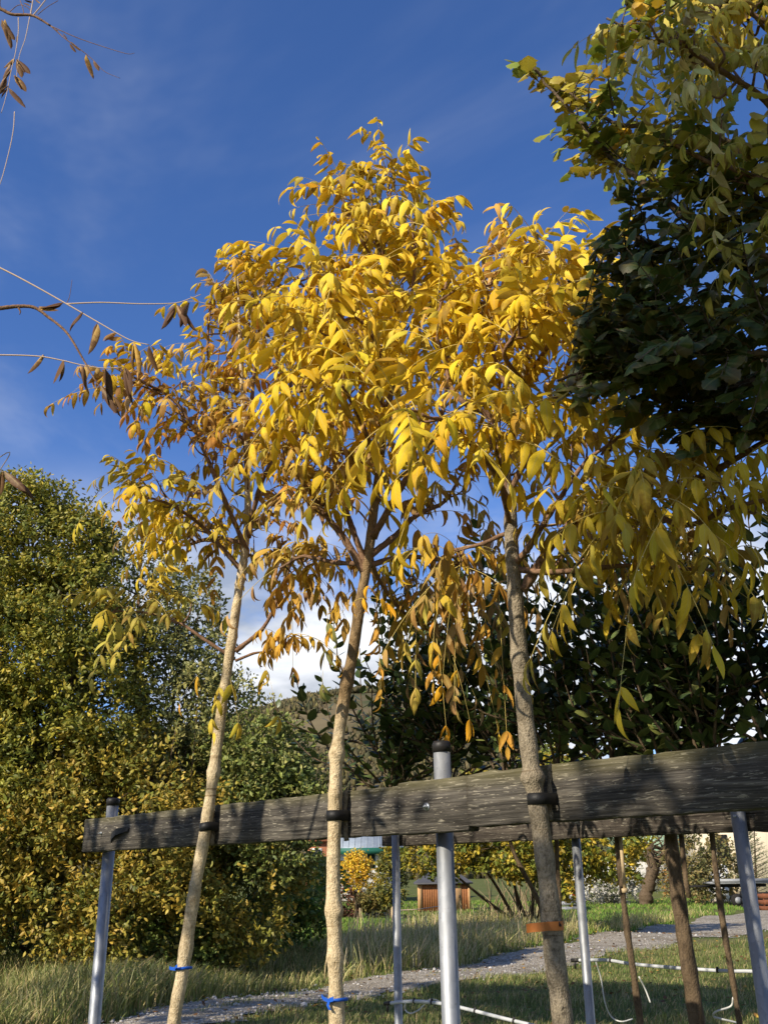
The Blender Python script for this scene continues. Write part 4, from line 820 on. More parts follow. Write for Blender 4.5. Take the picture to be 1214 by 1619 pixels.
# ------------------------------------------------------------------ the three yellow trees
def pts(Y0, L): return [PY(x, y, Y0 + (q[0] if q else 0)) for x, y, *q in L]
def to_ground(P, dx=.0):
    P = [np.array(p) for p in P]; a, b = P[0], P[1]; d = (a - b) / (b[2] - a[2]); g = a + d * a[2] * .55; g[2] = -.03; m_ = (a + g) / 2; return [g, m_] + P
gT = 'yellow-leaved trees tied to the front plank'
YA, YB, YC = row(325, .045), row(530, .045), row(850, .055)
zp = lambda px, py, Y: float(PY(px, py, Y)[2])
fY, fT, fO = list(YEL), list(TAN), list(OCH)
# tree A, left
tA = to_ground(pts(YA, [(272, 1640), (288, 1540), (306, 1420), (325, 1310), (340, 1205), (352, 1110), (366, 1015), (378, 930), (386, 880), (392, 800), (388, 700), (382, 600), (378, 500), (376, 440)]))
LA = [(pts(YA, [(368, 1040), (330, 1015), (290, 985), (235, 962), (180, 960, -.05)]), .008, .003),
      (pts(YA, [(384, 905), (355, 870), (320, 830), (270, 790, -.1), (205, 765, -.15)]), .011, .004),
      (pts(YA, [(390, 870), (350, 780, -.1), (310, 690, -.15), (265, 630, -.2), (180, 590, -.25)]), .011, .004),
      (pts(YA, [(392, 850), (410, 770, -.1), (440, 690, -.1), (455, 600), (450, 520)]), .011, .004),
      (pts(YA, [(372, 1030), (410, 1000), (432, 965), (445, 930, .05), (470, 880, .05)]), .010, .004),
      (pts(YA, [(372, 1045), (400, 1035), (425, 1030), (455, 1022)]), .006, .003),
      (pts(YA, [(388, 860), (340, 850, .2), (290, 860, .3), (240, 850, .3)]), .009, .004),
      (pts(YA, [(386, 700), (350, 640, .1), (330, 560, .1), (335, 480, .1), (345, 440, .1)]), .009, .003),
      (pts(YA, [(386, 680), (400, 620), (405, 540), (400, 450), (395, 420)]), .009, .003)]
pA = [(305, 415), (345, 405), (410, 395), (420, 450), (510, 470), (540, 700), (520, 900), (480, 1010), (475, 1120), (400, 1120), (360, 1000), (335, 1050), (290, 1085), (245, 1090), (120, 1060), (112, 955), (190, 915), (250, 930), (320, 930), (320, 900), (175, 870), (165, 720), (240, 710), (235, 650), (125, 625), (125, 560), (250, 575), (285, 520), (330, 500)]
def extraA(la, st, tw, rng):
    for (x, y, dx, L_, pr) in ((350, 1075, -.1, .12, 2), (362, 1070, .25, .13, 2), (345, 1095, .0, .11, 1), (415, 1045, .3, .16, 2), (320, 1062, -.6, .10, 1)):
        pinnate(la, st, PY(x, y, YA - .05), np.array([dx, -.25, -.5]), L_, .085, np.array([(.70, .52, .05), (.74, .40, .04)]), rng, pairs=pr, droopy=.9)
mk = lambda limb, n, pal, **k: dict(limb=limb, n=n, pal=np.array(pal), **k)
make_tree('yellow_tree', 'left yellow tree, its pale corky trunk leaning right, leaves partly withered tan', (tA[0][0], tA[0][1], 0), tA, [.0235, .0235, .0225, .0215, .0205, .020, .0185, .0165, .014, .010, .007, .004], LA, [
    mk(0, 9, YGR, t0=.5, leaves=2, tl=(.04, .10), up=.1), mk(1, 13, fY + list(YGR), leaves=3, tl=(.06, .16), up=.1), mk(2, 16, fT + fY[:2], leaves=3, up=.15, wither=.3, tl=(.06, .2)), mk(3, 13, fT + fY, leaves=3, tl=(.06, .2), wither=.2),
    mk(4, 5, fO, t0=.5, leaves=2, tl=(.04, .1), droop=.9), mk(5, 4, [(.75, .42, .04)], t0=.8, leaves=2, tl=(.03, .06), droop=1.0), mk(6, 11, fY + fO, leaves=3, tl=(.05, .16), droop=.8), mk(7, 11, fY + fT[:2], t0=.2, leaves=3, tl=(.05, .14)), mk(8, 11, fY, leaves=3, tl=(.05, .12)),
    mk(-1, 24, fT + fO, t0=.66, leaves=3, tl=(.08, .24), wither=.35, up=.0)], M['bark'], M['leaf'], 101, gT,
    knots=((zp(340, 1222, YA), .28, .022), (zp(306, 1420, YA), .12, .03), (zp(295, 1500, YA), .10, .02)), lsize=.084, Lr=(.17, .26), poly=pA, extra=extraA)
# tree B, middle
tB = to_ground(pts(YB, [(533, 1640), (530, 1520), (527, 1400), (529, 1300), (533, 1190), (545, 1100), (558, 1030), (570, 950), (582, 880), (592, 800, .02), (606, 690, .03), (622, 590, .03), (630, 520, .02), (611, 440), (592, 360), (586, 300)]))
LBm = [(pts(YB, [(576, 905), (545, 850), (510, 800), (470, 745, -.1), (425, 690, -.15)]), .014, .005),
       (pts(YB, [(583, 880), (620, 850, .05), (655, 815, .1), (700, 790, .15), (730, 740, .2)]), .013, .005),
       (pts(YB, [(579, 895), (555, 830), (535, 770, .1), (520, 700, .1), (510, 600, .1), (515, 500, .1)]), .012, .004),
       (pts(YB, [(590, 850), (640, 760, -.1), (690, 680, -.1), (706, 569, -.05), (690, 500), (680, 400)]), .012, .004),
       (pts(YB, [(580, 895), (640, 880, .1), (700, 885, .2), (760, 905, .25), (800, 940, .3)]), .011, .004),
       (pts(YB, [(600, 740), (560, 640, -.3), (530, 600, -.35), (470, 620, -.45)]), .010, .004),
       (pts(YB, [(612, 650), (560, 560, -.1), (500, 480, -.1), (470, 440, -.1)]), .010, .004),
       (pts(YB, [(626, 560), (650, 470, -.1), (660, 400, -.1), (655, 340, -.1)]), .009, .003),
       (pts(YB, [(580, 890), (530, 890, .1), (480, 880, .15), (440, 900, .2)]), .010, .004),
       (pts(YB, [(583, 870), (600, 920, .2), (640, 970, .35), (700, 1010, .4)]), .009, .003),
       (pts(YB, [(600, 370), (612, 330), (615, 290), (613, 268)]), .006, .003),
       (pts(YB, [(570, 620, -.1), (600, 560, -.3), (560, 500, -.4), (520, 540, -.5)]), .009, .004),
       (pts(YB, [(600, 430), (572, 380), (546, 330), (540, 295)]), .006, .003)]
pB = [(515, 250), (640, 240), (650, 280), (690, 345), (705, 395), (760, 430), (800, 600), (830, 800), (800, 1000), (760, 1080), (700, 1060), (640, 1010), (600, 1010), (560, 1000), (500, 1000), (430, 940), (400, 760), (425, 560), (440, 440), (485, 390), (492, 285)]
def extraB(la, st, tw, rng):
    for (x, y, d, L_, pr, pal_) in ((560, 950, (.5, -.4, .1), .15, 2, [(.82, .42, .02)]), (572, 945, (-.5, -.4, -.3), .15, 2, [(.82, .44, .03)]), (575, 930, (.3, -.5, .1), .12, 1, [(.82, .42, .02)]), (520, 960, (-.1, -.1, -1), .20, 3, [(.22, .22, .06)]), (690, 1010, (.1, -.2, -1), .2, 3, [(.80, .38, .02)]), (716, 1040, (.3, -.2, -1), .16, 2, [(.72, .36, .02)])):
        pinnate(la, st, PY(x, y, YB - .06), np.array(d, float), L_, .085, np.array(pal_), rng, pairs=pr, droopy=.7)
make_tree('yellow_tree', 'middle yellow tree with bright pale trunk and the tallest pointed leafy top', (tB[0][0], tB[0][1], 0), tB, [.0235, .023, .022, .0215, .020, .0195, .0185, .0165, .015, .012, .009, .007, .004], LBm, [
    mk(0, 10, fT + fO, leaves=3, tl=(.06, .18), wither=.25), mk(1, 5, fO + fY[:1], leaves=3, tl=(.06, .18), droop=.8), mk(2, 13, fY + fT[:3], leaves=3, tl=(.06, .2)), mk(3, 13, fY + fT[:2], leaves=3, tl=(.06, .2)),
    mk(4, 9, fO, t0=.2, leaves=3, tl=(.06, .2), droop=1.0, up=-.15), mk(5, 9, fY, ls=1.16, t0=.35, leaves=4, tl=(.05, .15)), mk(6, 11, fY, ls=1.16, leaves=3, tl=(.05, .16)), mk(7, 9, fY, ls=1.16, leaves=3, tl=(.04, .13)), mk(8, 6, fO + fT, leaves=3, tl=(.05, .16), droop=.9, up=0),
    mk(9, 6, fO + [(.30, .28, .07)], leaves=3, tl=(.05, .14), droop=1.1, up=-.2), mk(10, 6, list(YGR) + fY[:2], t0=.1, leaves=3, tl=(.02, .07), up=.7), mk(11, 8, fY, ls=1.16, t0=.3, leaves=4, tl=(.05, .14)), mk(12, 6, list(YGR) + fY, t0=.1, leaves=3, tl=(.02, .08), up=.6), mk(-1, 18, fY, ls=1.16, t0=.62, leaves=3, tl=(.06, .2))],
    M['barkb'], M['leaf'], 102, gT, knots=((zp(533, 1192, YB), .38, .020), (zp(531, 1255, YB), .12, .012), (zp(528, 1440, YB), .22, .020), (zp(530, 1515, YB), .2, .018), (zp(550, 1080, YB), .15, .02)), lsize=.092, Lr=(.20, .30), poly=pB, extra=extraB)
# tree C, right
tC = to_ground(pts(YC, [(892, 1640), (880, 1540), (866, 1400), (852, 1290), (842, 1230), (832, 1150), (822, 1050), (814, 940), (808, 850), (806, 790), (800, 740, .02), (815, 660, .05), (830, 580, .08), (842, 500, .1), (848, 420, .1), (850, 370, .1)]))
LC = [(pts(YC, [(826, 935), (860, 880, -.03), (900, 830, -.08), (960, 800, -.15), (1080, 768, -.35), (1214, 698, -.5), (1300, 660, -.55)]), .013, .006),
      (pts(YC, [(812, 895), (840, 860, -.05), (880, 800, -.05), (930, 735, -.05), (985, 700, -.05)]), .010, .004),
      (pts(YC, [(804, 800), (785, 690), (776, 658), (735, 632, -.02), (715, 600), (700, 540), (690, 500), (705, 430)]), .011, .004),
      (pts(YC, [(803, 790), (770, 730, -.15), (720, 680, -.3), (660, 650, -.42)]), .010, .004),
      (pts(YC, [(804, 780), (850, 690, .02), (890, 600, .05), (920, 500, .1), (935, 400, .15)]), .010, .004),
      (pts(YC, [(815, 900), (870, 905, -.05), (960, 895, -.08), (1040, 895, -.1), (1130, 900, -.1)]), .009, .004),
      (pts(YC, [(900, 835, -.08), (950, 850, -.25), (1000, 830, -.4), (1040, 800, -.55)]), .008, .004),
      (pts(YC, [(806, 830), (795, 775, -.14), (786, 725, -.28), (780, 690, -.36)]), .008, .004),
      (pts(YC, [(820, 650, .05), (780, 560, .05), (760, 480, .05), (790, 410, .1)]), .008, .004),
      (pts(YC, [(830, 600, .05), (870, 540, -.1), (890, 480, -.15), (900, 440, -.15)]), .008, .004),
      (pts(YC, [(1000, 790, -.2), (1080, 830, -.4), (1160, 800, -.55), (1230, 790, -.6)]), .008, .004),
      (pts(YC, [(808, 840), (760, 860, .1), (720, 870, .15), (690, 900, .2)]), .007, .003),
      (pts(YC, [(830, 610, .05), (800, 560, -.2), (830, 520, -.25)]), .008, .004)]
pC = [(690, 400), (760, 415), (800, 395), (840, 375), (920, 380), (1000, 420), (1010, 560), (1100, 650), (1214, 700), (1400, 700), (1400, 950), (1190, 1060), (1060, 1040), (960, 1000), (860, 990), (840, 860), (760, 830), (640, 830), (560, 820), (590, 640), (650, 500)]
pC2 = [(560, 600), (900, 600), (1400, 650), (1400, 850), (1190, 905), (1060, 905), (960, 915), (860, 930), (840, 860), (740, 1000), (640, 960), (640, 830), (560, 800)]
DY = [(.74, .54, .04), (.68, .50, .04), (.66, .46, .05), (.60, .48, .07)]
make_tree('yellow_tree', 'right yellow tree with grey-brown trunk, its right half hanging in shade', (tC[0][0], tC[0][1], 0), tC, [.0255, .025, .0245, .0235, .0225, .022, .0212, .019, .0155, .010, .007, .005, .004], LC, [
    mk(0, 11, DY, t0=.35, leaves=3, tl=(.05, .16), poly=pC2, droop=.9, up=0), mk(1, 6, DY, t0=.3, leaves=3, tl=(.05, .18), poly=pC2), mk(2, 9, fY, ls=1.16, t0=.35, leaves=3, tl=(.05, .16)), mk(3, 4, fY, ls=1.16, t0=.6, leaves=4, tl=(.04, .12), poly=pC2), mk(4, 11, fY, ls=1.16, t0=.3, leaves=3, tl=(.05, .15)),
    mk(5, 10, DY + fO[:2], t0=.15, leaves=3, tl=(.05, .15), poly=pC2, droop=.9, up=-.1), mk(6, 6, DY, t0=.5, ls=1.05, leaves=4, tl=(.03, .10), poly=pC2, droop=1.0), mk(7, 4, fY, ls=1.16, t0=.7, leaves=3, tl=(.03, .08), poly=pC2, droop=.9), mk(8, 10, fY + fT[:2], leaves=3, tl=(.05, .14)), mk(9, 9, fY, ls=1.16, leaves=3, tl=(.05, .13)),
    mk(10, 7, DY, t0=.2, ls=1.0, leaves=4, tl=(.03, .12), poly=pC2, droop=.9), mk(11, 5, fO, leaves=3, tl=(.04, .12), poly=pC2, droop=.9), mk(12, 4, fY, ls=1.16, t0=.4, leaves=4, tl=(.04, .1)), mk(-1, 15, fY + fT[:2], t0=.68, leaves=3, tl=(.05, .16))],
    M['barkg'], M['leaf'], 103, gT, knots=((zp(843, 1230, YC), .42, .018), (zp(822, 1040, YC), .1, .02), (zp(860, 1360, YC), .08, .02)), lsize=.090, Lr=(.19, .29), poly=pC)

# straps, padding, ribbons, label
def strap(label, px, py, Y, r, h, tilt=0.0, tail=None, mt='rubber', nm='tree_tie', cat='strap', grp='black rubber straps', toward=None):
    """a band round the trunk, carried back to the plank and nailed there"""
    c = PY(px, py, Y); A = Acc(); n = 26; V = []; pr = []
    n3 = np.array([BN[0], BN[1], 0]); d3 = np.array([BD[0], BD[1], 0])
    back = .045 if toward is None else toward
    for k in range(n):
        a = -pi * .5 + 2 * pi * k / n; f = cos(a); g = sin(a)
        p = n3 * (r * f) + d3 * (r * g)
        if f < 0: p = d3 * (r * g) + n3 * (-back * min(1, -f * 1.6))
        pr.append(p)
    for k, p in enumerate(pr):
        z = tilt * p.dot(d3) / r
        for dz, o_ in ((-h / 2, 0), (h / 2, 0), (h / 2, .002), (-h / 2, .002)): V.append(c + p * (1 + o_ / r) + np.array([0, 0, z + dz]))
    Q_ = []
    for k in range(n):
        a, b = k * 4, ((k + 1) % n) * 4
        for j in range(4): j2 = (j + 1) % 4; Q_.append([a + j, b + j, b + j2, a + j2])
    A.add(V, Q_)
    if tail: tail(A, c, n3, d3)
    return tag(A.build(nm, M[mt], None, True), label, cat, grp)
strap('black rubber strap holding the left trunk to the plank', 326, 1309, YA, .0225, .030, .004)
strap('black rubber strap round the middle trunk', 529, 1290, YB, .0235, .030, .0)
strap('wide black rubber strap round the right trunk', 851, 1264, YC, .0265, .028, .0, toward=.05)
# loose strap end on the plank by the left post
s_ = s_at(186); A = Acc(); V = []; Ys = row(186, .01)
for k, (x, y, w, off) in enumerate(((175, 1331, 2, .004), (177, 1322, 5, .012), (184, 1316, 5, .018), (194, 1313, 4, .016), (203, 1311, 3, .006))):
    p = PY(x, y, row(x, off)); V += [p - [0, 0, w * .0026], p + [0, 0, w * .0026]]
V = np.array(V); V2 = V + np.array([BN[0], BN[1], 0]) * .003; A.add(np.concatenate([V, V2]), [[2 * k, 2 * k + 2, 2 * k + 3, 2 * k + 1] for k in range(4)] + [[10 + 2 * k, 11 + 2 * k, 13 + 2 * k, 12 + 2 * k] for k in range(4)])
tag(A.build('tree_tie', M['rubber'], None, True), 'loose twisted black strap end on the plank beside the left post', 'strap', 'black rubber straps')
# rough padding between trunks and plank
def pad(label, px0, px1, py0, py1, off, seed):
    rg = np.random.default_rng(seed); A = Acc(); x = (px0 + px1) / 2; Y = row(x, off); a, b = PY(x, py1, Y), PY(x, py0, Y); w = (px1 - px0) / FPX * Y; n = 16; V = []; t = np.linspace(0, 1, n)
    P_ = a[None] * (1 - t)[:, None] + b[None] * t[:, None] + np.cumsum(rg.normal(0, .0008, (n, 3)), 0); A.tube(P_, w / 2 * (1 + rg.normal(0, .16, n)), 9, noise=.14, seed=seed)
    for k in range(8): i = rg.integers(0, n); v = nrm(np.array([rg.normal(.6, .5), -.6, rg.normal(0, .5)])); A.tube([P_[i], P_[i] + v * w * rg.uniform(.7, 1.1)], [.003, .001], 4)
    return tag(A.build('bark_padding', M['barkg'], None, True), label, 'padding', 'rough padding pieces behind the trunks')
pad('rough bark-like padding wedged behind the middle trunk', 544, 551, 1250, 1330, .006, 1)
pad('rough dark padding wedged behind the right trunk', 868, 875, 1212, 1298, .006, 2)
pad('thin pale padding strip wedged behind the left trunk', 331, 339, 1284, 1337, .012, 3)
def ribbon(label, px, py, Y, r, h, ends, mt='blue'):
    def tail(A, c, n3, d3):
        for (dx, dz, w) in ends:
            k = c + n3 * (r + .003); e = k + d3 * dx + n3 * .006 + np.array([0, 0, dz]); m_ = (k + e) / 2 + n3 * .006; s = np.array([0, 0, w / 2]) if abs(dx) > abs(dz) else d3 * w / 2
            V = np.array([k - s, k + s, m_ - s, m_ + s, e - s, e + s]); A.add(np.concatenate([V, V + n3 * .001]), [[0, 2, 3, 1], [2, 4, 5, 3], [6, 7, 9, 8], [8, 9, 11, 10]])
    return strap(label, px, py, Y, r, h, .003, tail, mt, 'ribbon', 'ribbon', 'blue tapes tied round trunks', toward=r)
ribbon('blue tape knotted round the left trunk near the bottom', 289, 1532, YA, .0245, .009, ((-.032, .003, .010), (.02, .012, .009)))
ribbon('blue tape knotted round the middle trunk at the bottom of the picture', 532, 1582, YB, .0250, .009, ((.012, -.022, .011), (-.026, .012, .010), (.028, .008, .012)))
# orange paper label wrapped round the right trunk
lt = empty('tree_label', tuple(PY(868, 1464, YC)), 'orange paper label wrapped round the right trunk, with black print', 'label'); c = PY(872, 1464, YC); n3 = np.array([BN[0], BN[1], 0]); vdir = np.array([0, -1., 0]); rx = np.array([1., 0, 0])
A = Acc(); rr = .0285; V = []; nn_ = 22; W_ = []
for k in range(nn_):
    u = k / (nn_ - 1)
    if u < .40: q = u / .40; p = np.array([-.065 + q * .045, -.028 - .008 * q + .006 * sin(q * 5), 0]); zz_ = -.0045 * (1 - q)
    else: a = -.6 + (u - .40) / .60 * 2.5; p = np.array([sin(a) * rr, -cos(a) * rr, 0]); zz_ = .0
    W_.append(c + p + [0, 0, zz_])
for p in W_: V += [p - [0, 0, .0100], p + [0, 0, .0100]]
V = np.array(V); A.add(V, [[2 * k, 2 * k + 2, 2 * k + 3, 2 * k + 1] for k in range(nn_ - 1)]); lo = A.build('paper', M['orange'], lt, True)
A = Acc()
def stroke(a0, z0_, a1, z1_, w=.0013):
    rr2 = rr + .0008; P0 = c + [sin(a0) * rr2, -cos(a0) * rr2, z0_]; P1 = c + [sin(a1) * rr2, -cos(a1) * rr2, z1_]; A.tube([P0, P1], w, 4)
a0 = .52; s_ = .075
for (u0, v0, u1, v1) in ((0, 0, 0, 1), (0, 1, .9, .95), (.9, .95, 1.0, .7), (1.0, .7, .8, .48), (.8, .48, 0, .46), (1.5, .55, 2.2, .5), (2.2, .5, 2.3, 0), (2.3, .1, 1.6, .0), (1.6, .0, 1.5, .25), (1.5, .25, 2.3, .3)):
    stroke(a0 + u0 * s_, -.001 + v0 * .0085, a0 + u1 * s_, -.001 + v1 * .0085)
A.build('lettering', M['ink'], lt)

# ------------------------------------------------------------------ rear row: slender dark trees with upright shoots
def rear_tree(label, px, pts_, r, cx, n_sh, ytop, seed, spread=.45, Yo=0.0, pal=None, low=()):
    rg = np.random.default_rng(seed); Yt = rowR(px, -.10) + Yo; P_ = [PY(x, y, Yt) for x, y in pts_]; P_ = to_ground(P_[::-1])[::1]; rt = empty('espalier_tree', (P_[0][0], P_[0][1], 0), label, 'tree', 'dark-leaved trees of the rear row'); A = Acc()
    q = smooth_path(P_, 8); A.tube(q, np.linspace(r * 1.12, r * .85, len(q)) * (1 + .06 * rg.standard_normal(len(q))), 12, noise=.05, seed=seed)
    top = P_[-1]; la = Acc(); pal = np.array(pal if pal is not None else [(.05, .085, .025), (.065, .11, .03), (.09, .13, .04), (.045, .075, .028), (.17, .19, .05)])
    pos = []; xd = []; zd = []; sz = []; co = []; ztop = PY(px, ytop, Yt)[2]; A.tube([top, top + [0, 0, .18]], [r * .85, r * .6], 8)
    for i in range(n_sh + 12):
        a = rg.uniform(0, 6.28); f = spread * rg.random() ** .7 * (1.25 if i >= n_sh else 1); b = top + np.array([cos(a) * f * .25, sin(a) * f * .25, rg.uniform(-.05, .2)]); L_ = (ztop - top[2]) * (rg.uniform(.5, 1.05) if i < n_sh else rg.uniform(.15, .35))
        m_ = b + np.array([cos(a) * f * .6, sin(a) * f * .5, L_ * .45]); e = b + np.array([cos(a) * f * .85, sin(a) * f * .7, L_]) + rg.normal(0, .03, 3); s = smooth_path([b, m_, e], 9)
        A.tube(s, np.linspace(.006, .002, len(s)), 5, cap=False); n = int(L_ / .021)
        for j in range(n):
            u = .06 + .94 * j / n; i0 = int(u * (len(s) - 1)); p = s[i0]; tg = nrm(s[min(i0 + 1, len(s) - 1)] - s[i0 - 1 if i0 else 0]); ang = j * 2.4 + i; o_ = np.array([cos(ang), sin(ang), 0]); pos.append(p); xd.append(o_ * .85 + tg * .75 + rg.normal(0, .2, 3)); zd.append(np.array([0, 0, 1.]) - o_ * .4 + rg.normal(0, .25, 3)); sz.append(rg.uniform(.050, .076)); co.append(pal[rg.integers(len(pal))] * rg.uniform(.7, 1.3))
    instance(la, OT, np.array(pos), np.array(xd), np.array(zd), np.array(sz), np.array(co), rg.uniform(0, .3, len(pos)), rg)
    A.build('trunk', M['barkd'], rt, True); la.build('crown', M['darkleaf'], rt, True, col=True, aux=True)
rear_tree('leftmost dark-leaved rear tree, fanning out left of the middle steel post', 617, [(617, 1235), (621, 1310), (624, 1400), (630, 1600)], .010, 617, 30, 985, 201, .55, Yo=.35)
rear_tree('dark-leaved rear tree whose thin stem hides behind the middle steel post', 712, [(712, 1215), (708, 1320), (714, 1450), (722, 1600)], .010, 712, 28, 940, 202, .40, Yo=.3)
rear_tree('dark-leaved rear tree standing just right of the middle steel post', 790, [(800, 1215), (806, 1330), (860, 1450), (880, 1600)], .010, 790, 26, 910, 203, .40, Yo=.3)
rear_tree('dark-leaved rear tree directly behind the right yellow tree', 880, [(882, 1200), (880, 1330), (885, 1450), (895, 1600)], .010, 880, 22, 910, 204, .40, Yo=.1)
rear_tree('dark-leaved rear tree on the first thin brown trunk from the left', 975, [(969, 1222), (975, 1325), (990, 1460), (1011, 1610)], .012, 975, 24, 890, 205, .36)
rear_tree('dark-leaved rear tree on the thickest brown trunk', 1060, [(1054, 1212), (1061, 1325), (1078, 1460), (1105, 1640)], .026, 1060, 26, 870, 206, .38)
rear_tree('dark-leaved rear tree on the slim brown trunk left of the right steel post', 1125, [(1120, 1200), (1126, 1325), (1143, 1460), (1168, 1610)], .010, 1125, 24, 850, 207, .36)
rear_tree('dark-leaved rear tree at the right edge behind the right steel post', 1230, [(1228, 1190), (1236, 1325), (1250, 1460), (1270, 1610)], .012, 1230, 26, 830, 208, .38)
A = Acc(); Yt = rowR(975, -.10) - .03; A.tube([PY(980, 1315, Yt), PY(988, 1410, Yt)], .0065, 8); A.tube([PY(987, 1405, Yt), PY(988, 1412, Yt)], .011, 8); tag(A.build('cane', M['stake'], None, True), 'pale cane tied to the first thin brown trunk', 'cane', 'canes tied to rear trunks')
A = Acc(); Yt = rowR(1070, -.10) - .03; A.tube([PY(1076, 1315, Yt), PY(1085, 1400, Yt), PY(1090, 1420, Yt)], .009, 8, noise=.05); tag(A.build('cane', M['barkd'], None, True), 'dark cane tied to the thickest brown trunk', 'cane', 'canes tied to rear trunks')

# ------------------------------------------------------------------ trees reaching in from the sides
def leafy_tree(name, label, base, trunk, tr, limbs, sprays, leafm, T, lsize, seed, barkm=None, pend=.3):
    rg = np.random.default_rng(seed); rt = empty(name, base, label, 'tree'); A = Acc(); A.tube(smooth_path(trunk, 8), np.linspace(tr[0], tr[1], len(smooth_path(trunk, 8))), 14, noise=.04)
    pos = []; xd = []; zd = []; sz = []; co = []
    for (Lp, r0, r1) in limbs: q = smooth_path(Lp, 8); A.tube(q + np.cumsum(rg.normal(0, .002, q.shape), 0), np.linspace(r0, r1, len(q)), 8, noise=.03)
    for sp in sprays:
        q = smooth_path(limbs[sp['limb']][0], 8); tg = nrm(np.gradient(q, axis=0)); pal = np.array(sp['pal'])
        for k in range(sp['n']):
            for att in range(14):
                u = sp.get('t0', .2) + (1 - sp.get('t0', .2)) * (k + rg.random()) / sp['n']; i = min(len(q) - 1, int(u * (len(q) - 1))); o_ = rg.normal(0, 1, 3); d = nrm(tg[i] * .55 + o_ * .55 + [0, 0, sp.get('up', .1)]); L_ = rg.uniform(*sp.get('tl', (.08, .25))); e = q[i] + d * L_
                if sp.get('poly') is None or inside(sp['poly'], proj(e + d * lsize * .5)).all(): break
            else: continue
            s = smooth_path([q[i], q[i] + d * L_ * .5 + rg.normal(0, .01, 3), e - [0, 0, .02]], 6); A.tube(s, np.linspace(.0024, .0012, len(s)), 4, cap=False); n = max(4, int(L_ / (lsize * .36))); tone = pal[rg.integers(len(pal))]
            for j in range(n + 2):
                w = min(1, .1 + .9 * j / n); p = s[int(w * (len(s) - 1))]; sg = 1 if j % 2 else -1; side = nrm(np.cross(d, [0, 0, 1.]) + 1e-3); x = side * sg * .9 + d * .7 + rg.normal(0, .25, 3) - np.array([0, 0, pend]); pos.append(p); xd.append(x); zd.append(np.array([-.45, -.6, .75]) + rg.normal(0, .4, 3)); sz.append(lsize * rg.uniform(.65, 1.15)); co.append(tone * rg.uniform(.8, 1.2))
    la = Acc(); instance(la, T, np.array(pos), np.array(xd), np.array(zd), np.array(sz), np.clip(np.array(co), 0, 1), rg.uniform(0, .5, len(pos)), rg)
    A.build('trunk', barkm or M['barkd'], rt, True); la.build('crown', M[leafm], rt, True, col=True, aux=True); return rt
YR = 1.95
tb = np.array([2.0, 2.35, 0]); trk = [tb, tb + [-.05, 0, 1.2], tb + [-.15, -.1, 2.4], tb + [-.3, -.2, 4.0], tb + [-.5, -.3, 5.2]]
def rl(zs_, L): return ([tb + [-.15, -.15, zs_]] + pts(YR, L), .013, .003)
LR = [rl(2.6, [(1300, 450), (1180, 400), (1090, 335), (1020, 280), (960, 235), (900, 170), (850, 110)]), rl(3.4, [(1300, 330), (1150, 230), (1040, 200), (980, 190), (900, 140)]), rl(4.2, [(1300, 120), (1150, 70), (1050, 60), (960, 30)]),
      rl(2.4, [(1300, 540), (1150, 500), (1050, 490), (960, 500), (905, 515)]), rl(2.2, [(1300, 640), (1150, 610), (1050, 590), (960, 585), (880, 610)]), rl(2.2, [(1300, 700), (1200, 690), (1130, 670), (1070, 640)]), rl(2.7, [(1300, 430), (1200, 420), (1080, 400), (1000, 370), (955, 360)]),
      rl(3.0, [(1300, 380, -.2), (1220, 330, -.2), (1150, 280, -.2), (1100, 230, -.2)]), rl(4.6, [(1300, 20), (1180, 0), (1080, 5), (1000, 0)]), rl(2.5, [(1280, 600, .25), (1180, 560, .3), (1080, 540, .3), (980, 470, .3)]), rl(2.4, [(1300, 560, -.2), (1220, 560, -.2), (1140, 560, -.2), (1060, 560, -.2)])]
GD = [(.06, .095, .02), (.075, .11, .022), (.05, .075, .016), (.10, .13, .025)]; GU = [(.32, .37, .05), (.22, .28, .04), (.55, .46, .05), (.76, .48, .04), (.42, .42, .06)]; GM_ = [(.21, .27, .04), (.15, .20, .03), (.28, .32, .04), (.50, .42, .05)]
pR = [(925, 0), (930, 60), (880, 110), (790, 65), (800, 125), (850, 150), (840, 200), (895, 265), (960, 255), (975, 300), (990, 340), (940, 350), (945, 385), (985, 400), (950, 430), (890, 480), (930, 560), (860, 605), (900, 650), (1010, 660), (1080, 720), (1214, 700), (1500, 760), (1500, -200), (925, -200)]
leafy_tree('green_tree', 'green-leaved tree reaching in from the right edge, dark below and yellowing at the top', tuple(tb), trk, (.07, .03), LR,
    [dict(limb=0, n=27, pal=GM_, t0=.35, poly=pR), dict(limb=1, n=24, pal=GU, t0=.3, poly=pR), dict(limb=2, n=21, pal=GU, t0=.3, poly=pR), dict(limb=3, n=39, pal=GD, t0=.25, poly=pR, tl=(.08, .3)), dict(limb=4, n=39, pal=GD, t0=.25, poly=pR, tl=(.08, .3)), dict(limb=5, n=30, pal=GD, t0=.25, poly=pR, tl=(.08, .28)), dict(limb=6, n=31, pal=GD, t0=.25, poly=pR, tl=(.08, .3)),
     dict(limb=7, n=27, pal=GM_, t0=.3, poly=pR, tl=(.08, .3)), dict(limb=8, n=19, pal=GU, t0=.3, poly=pR), dict(limb=9, n=31, pal=GD, t0=.2, poly=pR, tl=(.1, .3)), dict(limb=10, n=27, pal=GD, t0=.25, poly=pR, tl=(.1, .3))], 'greenleaf', GT, .046, 301)
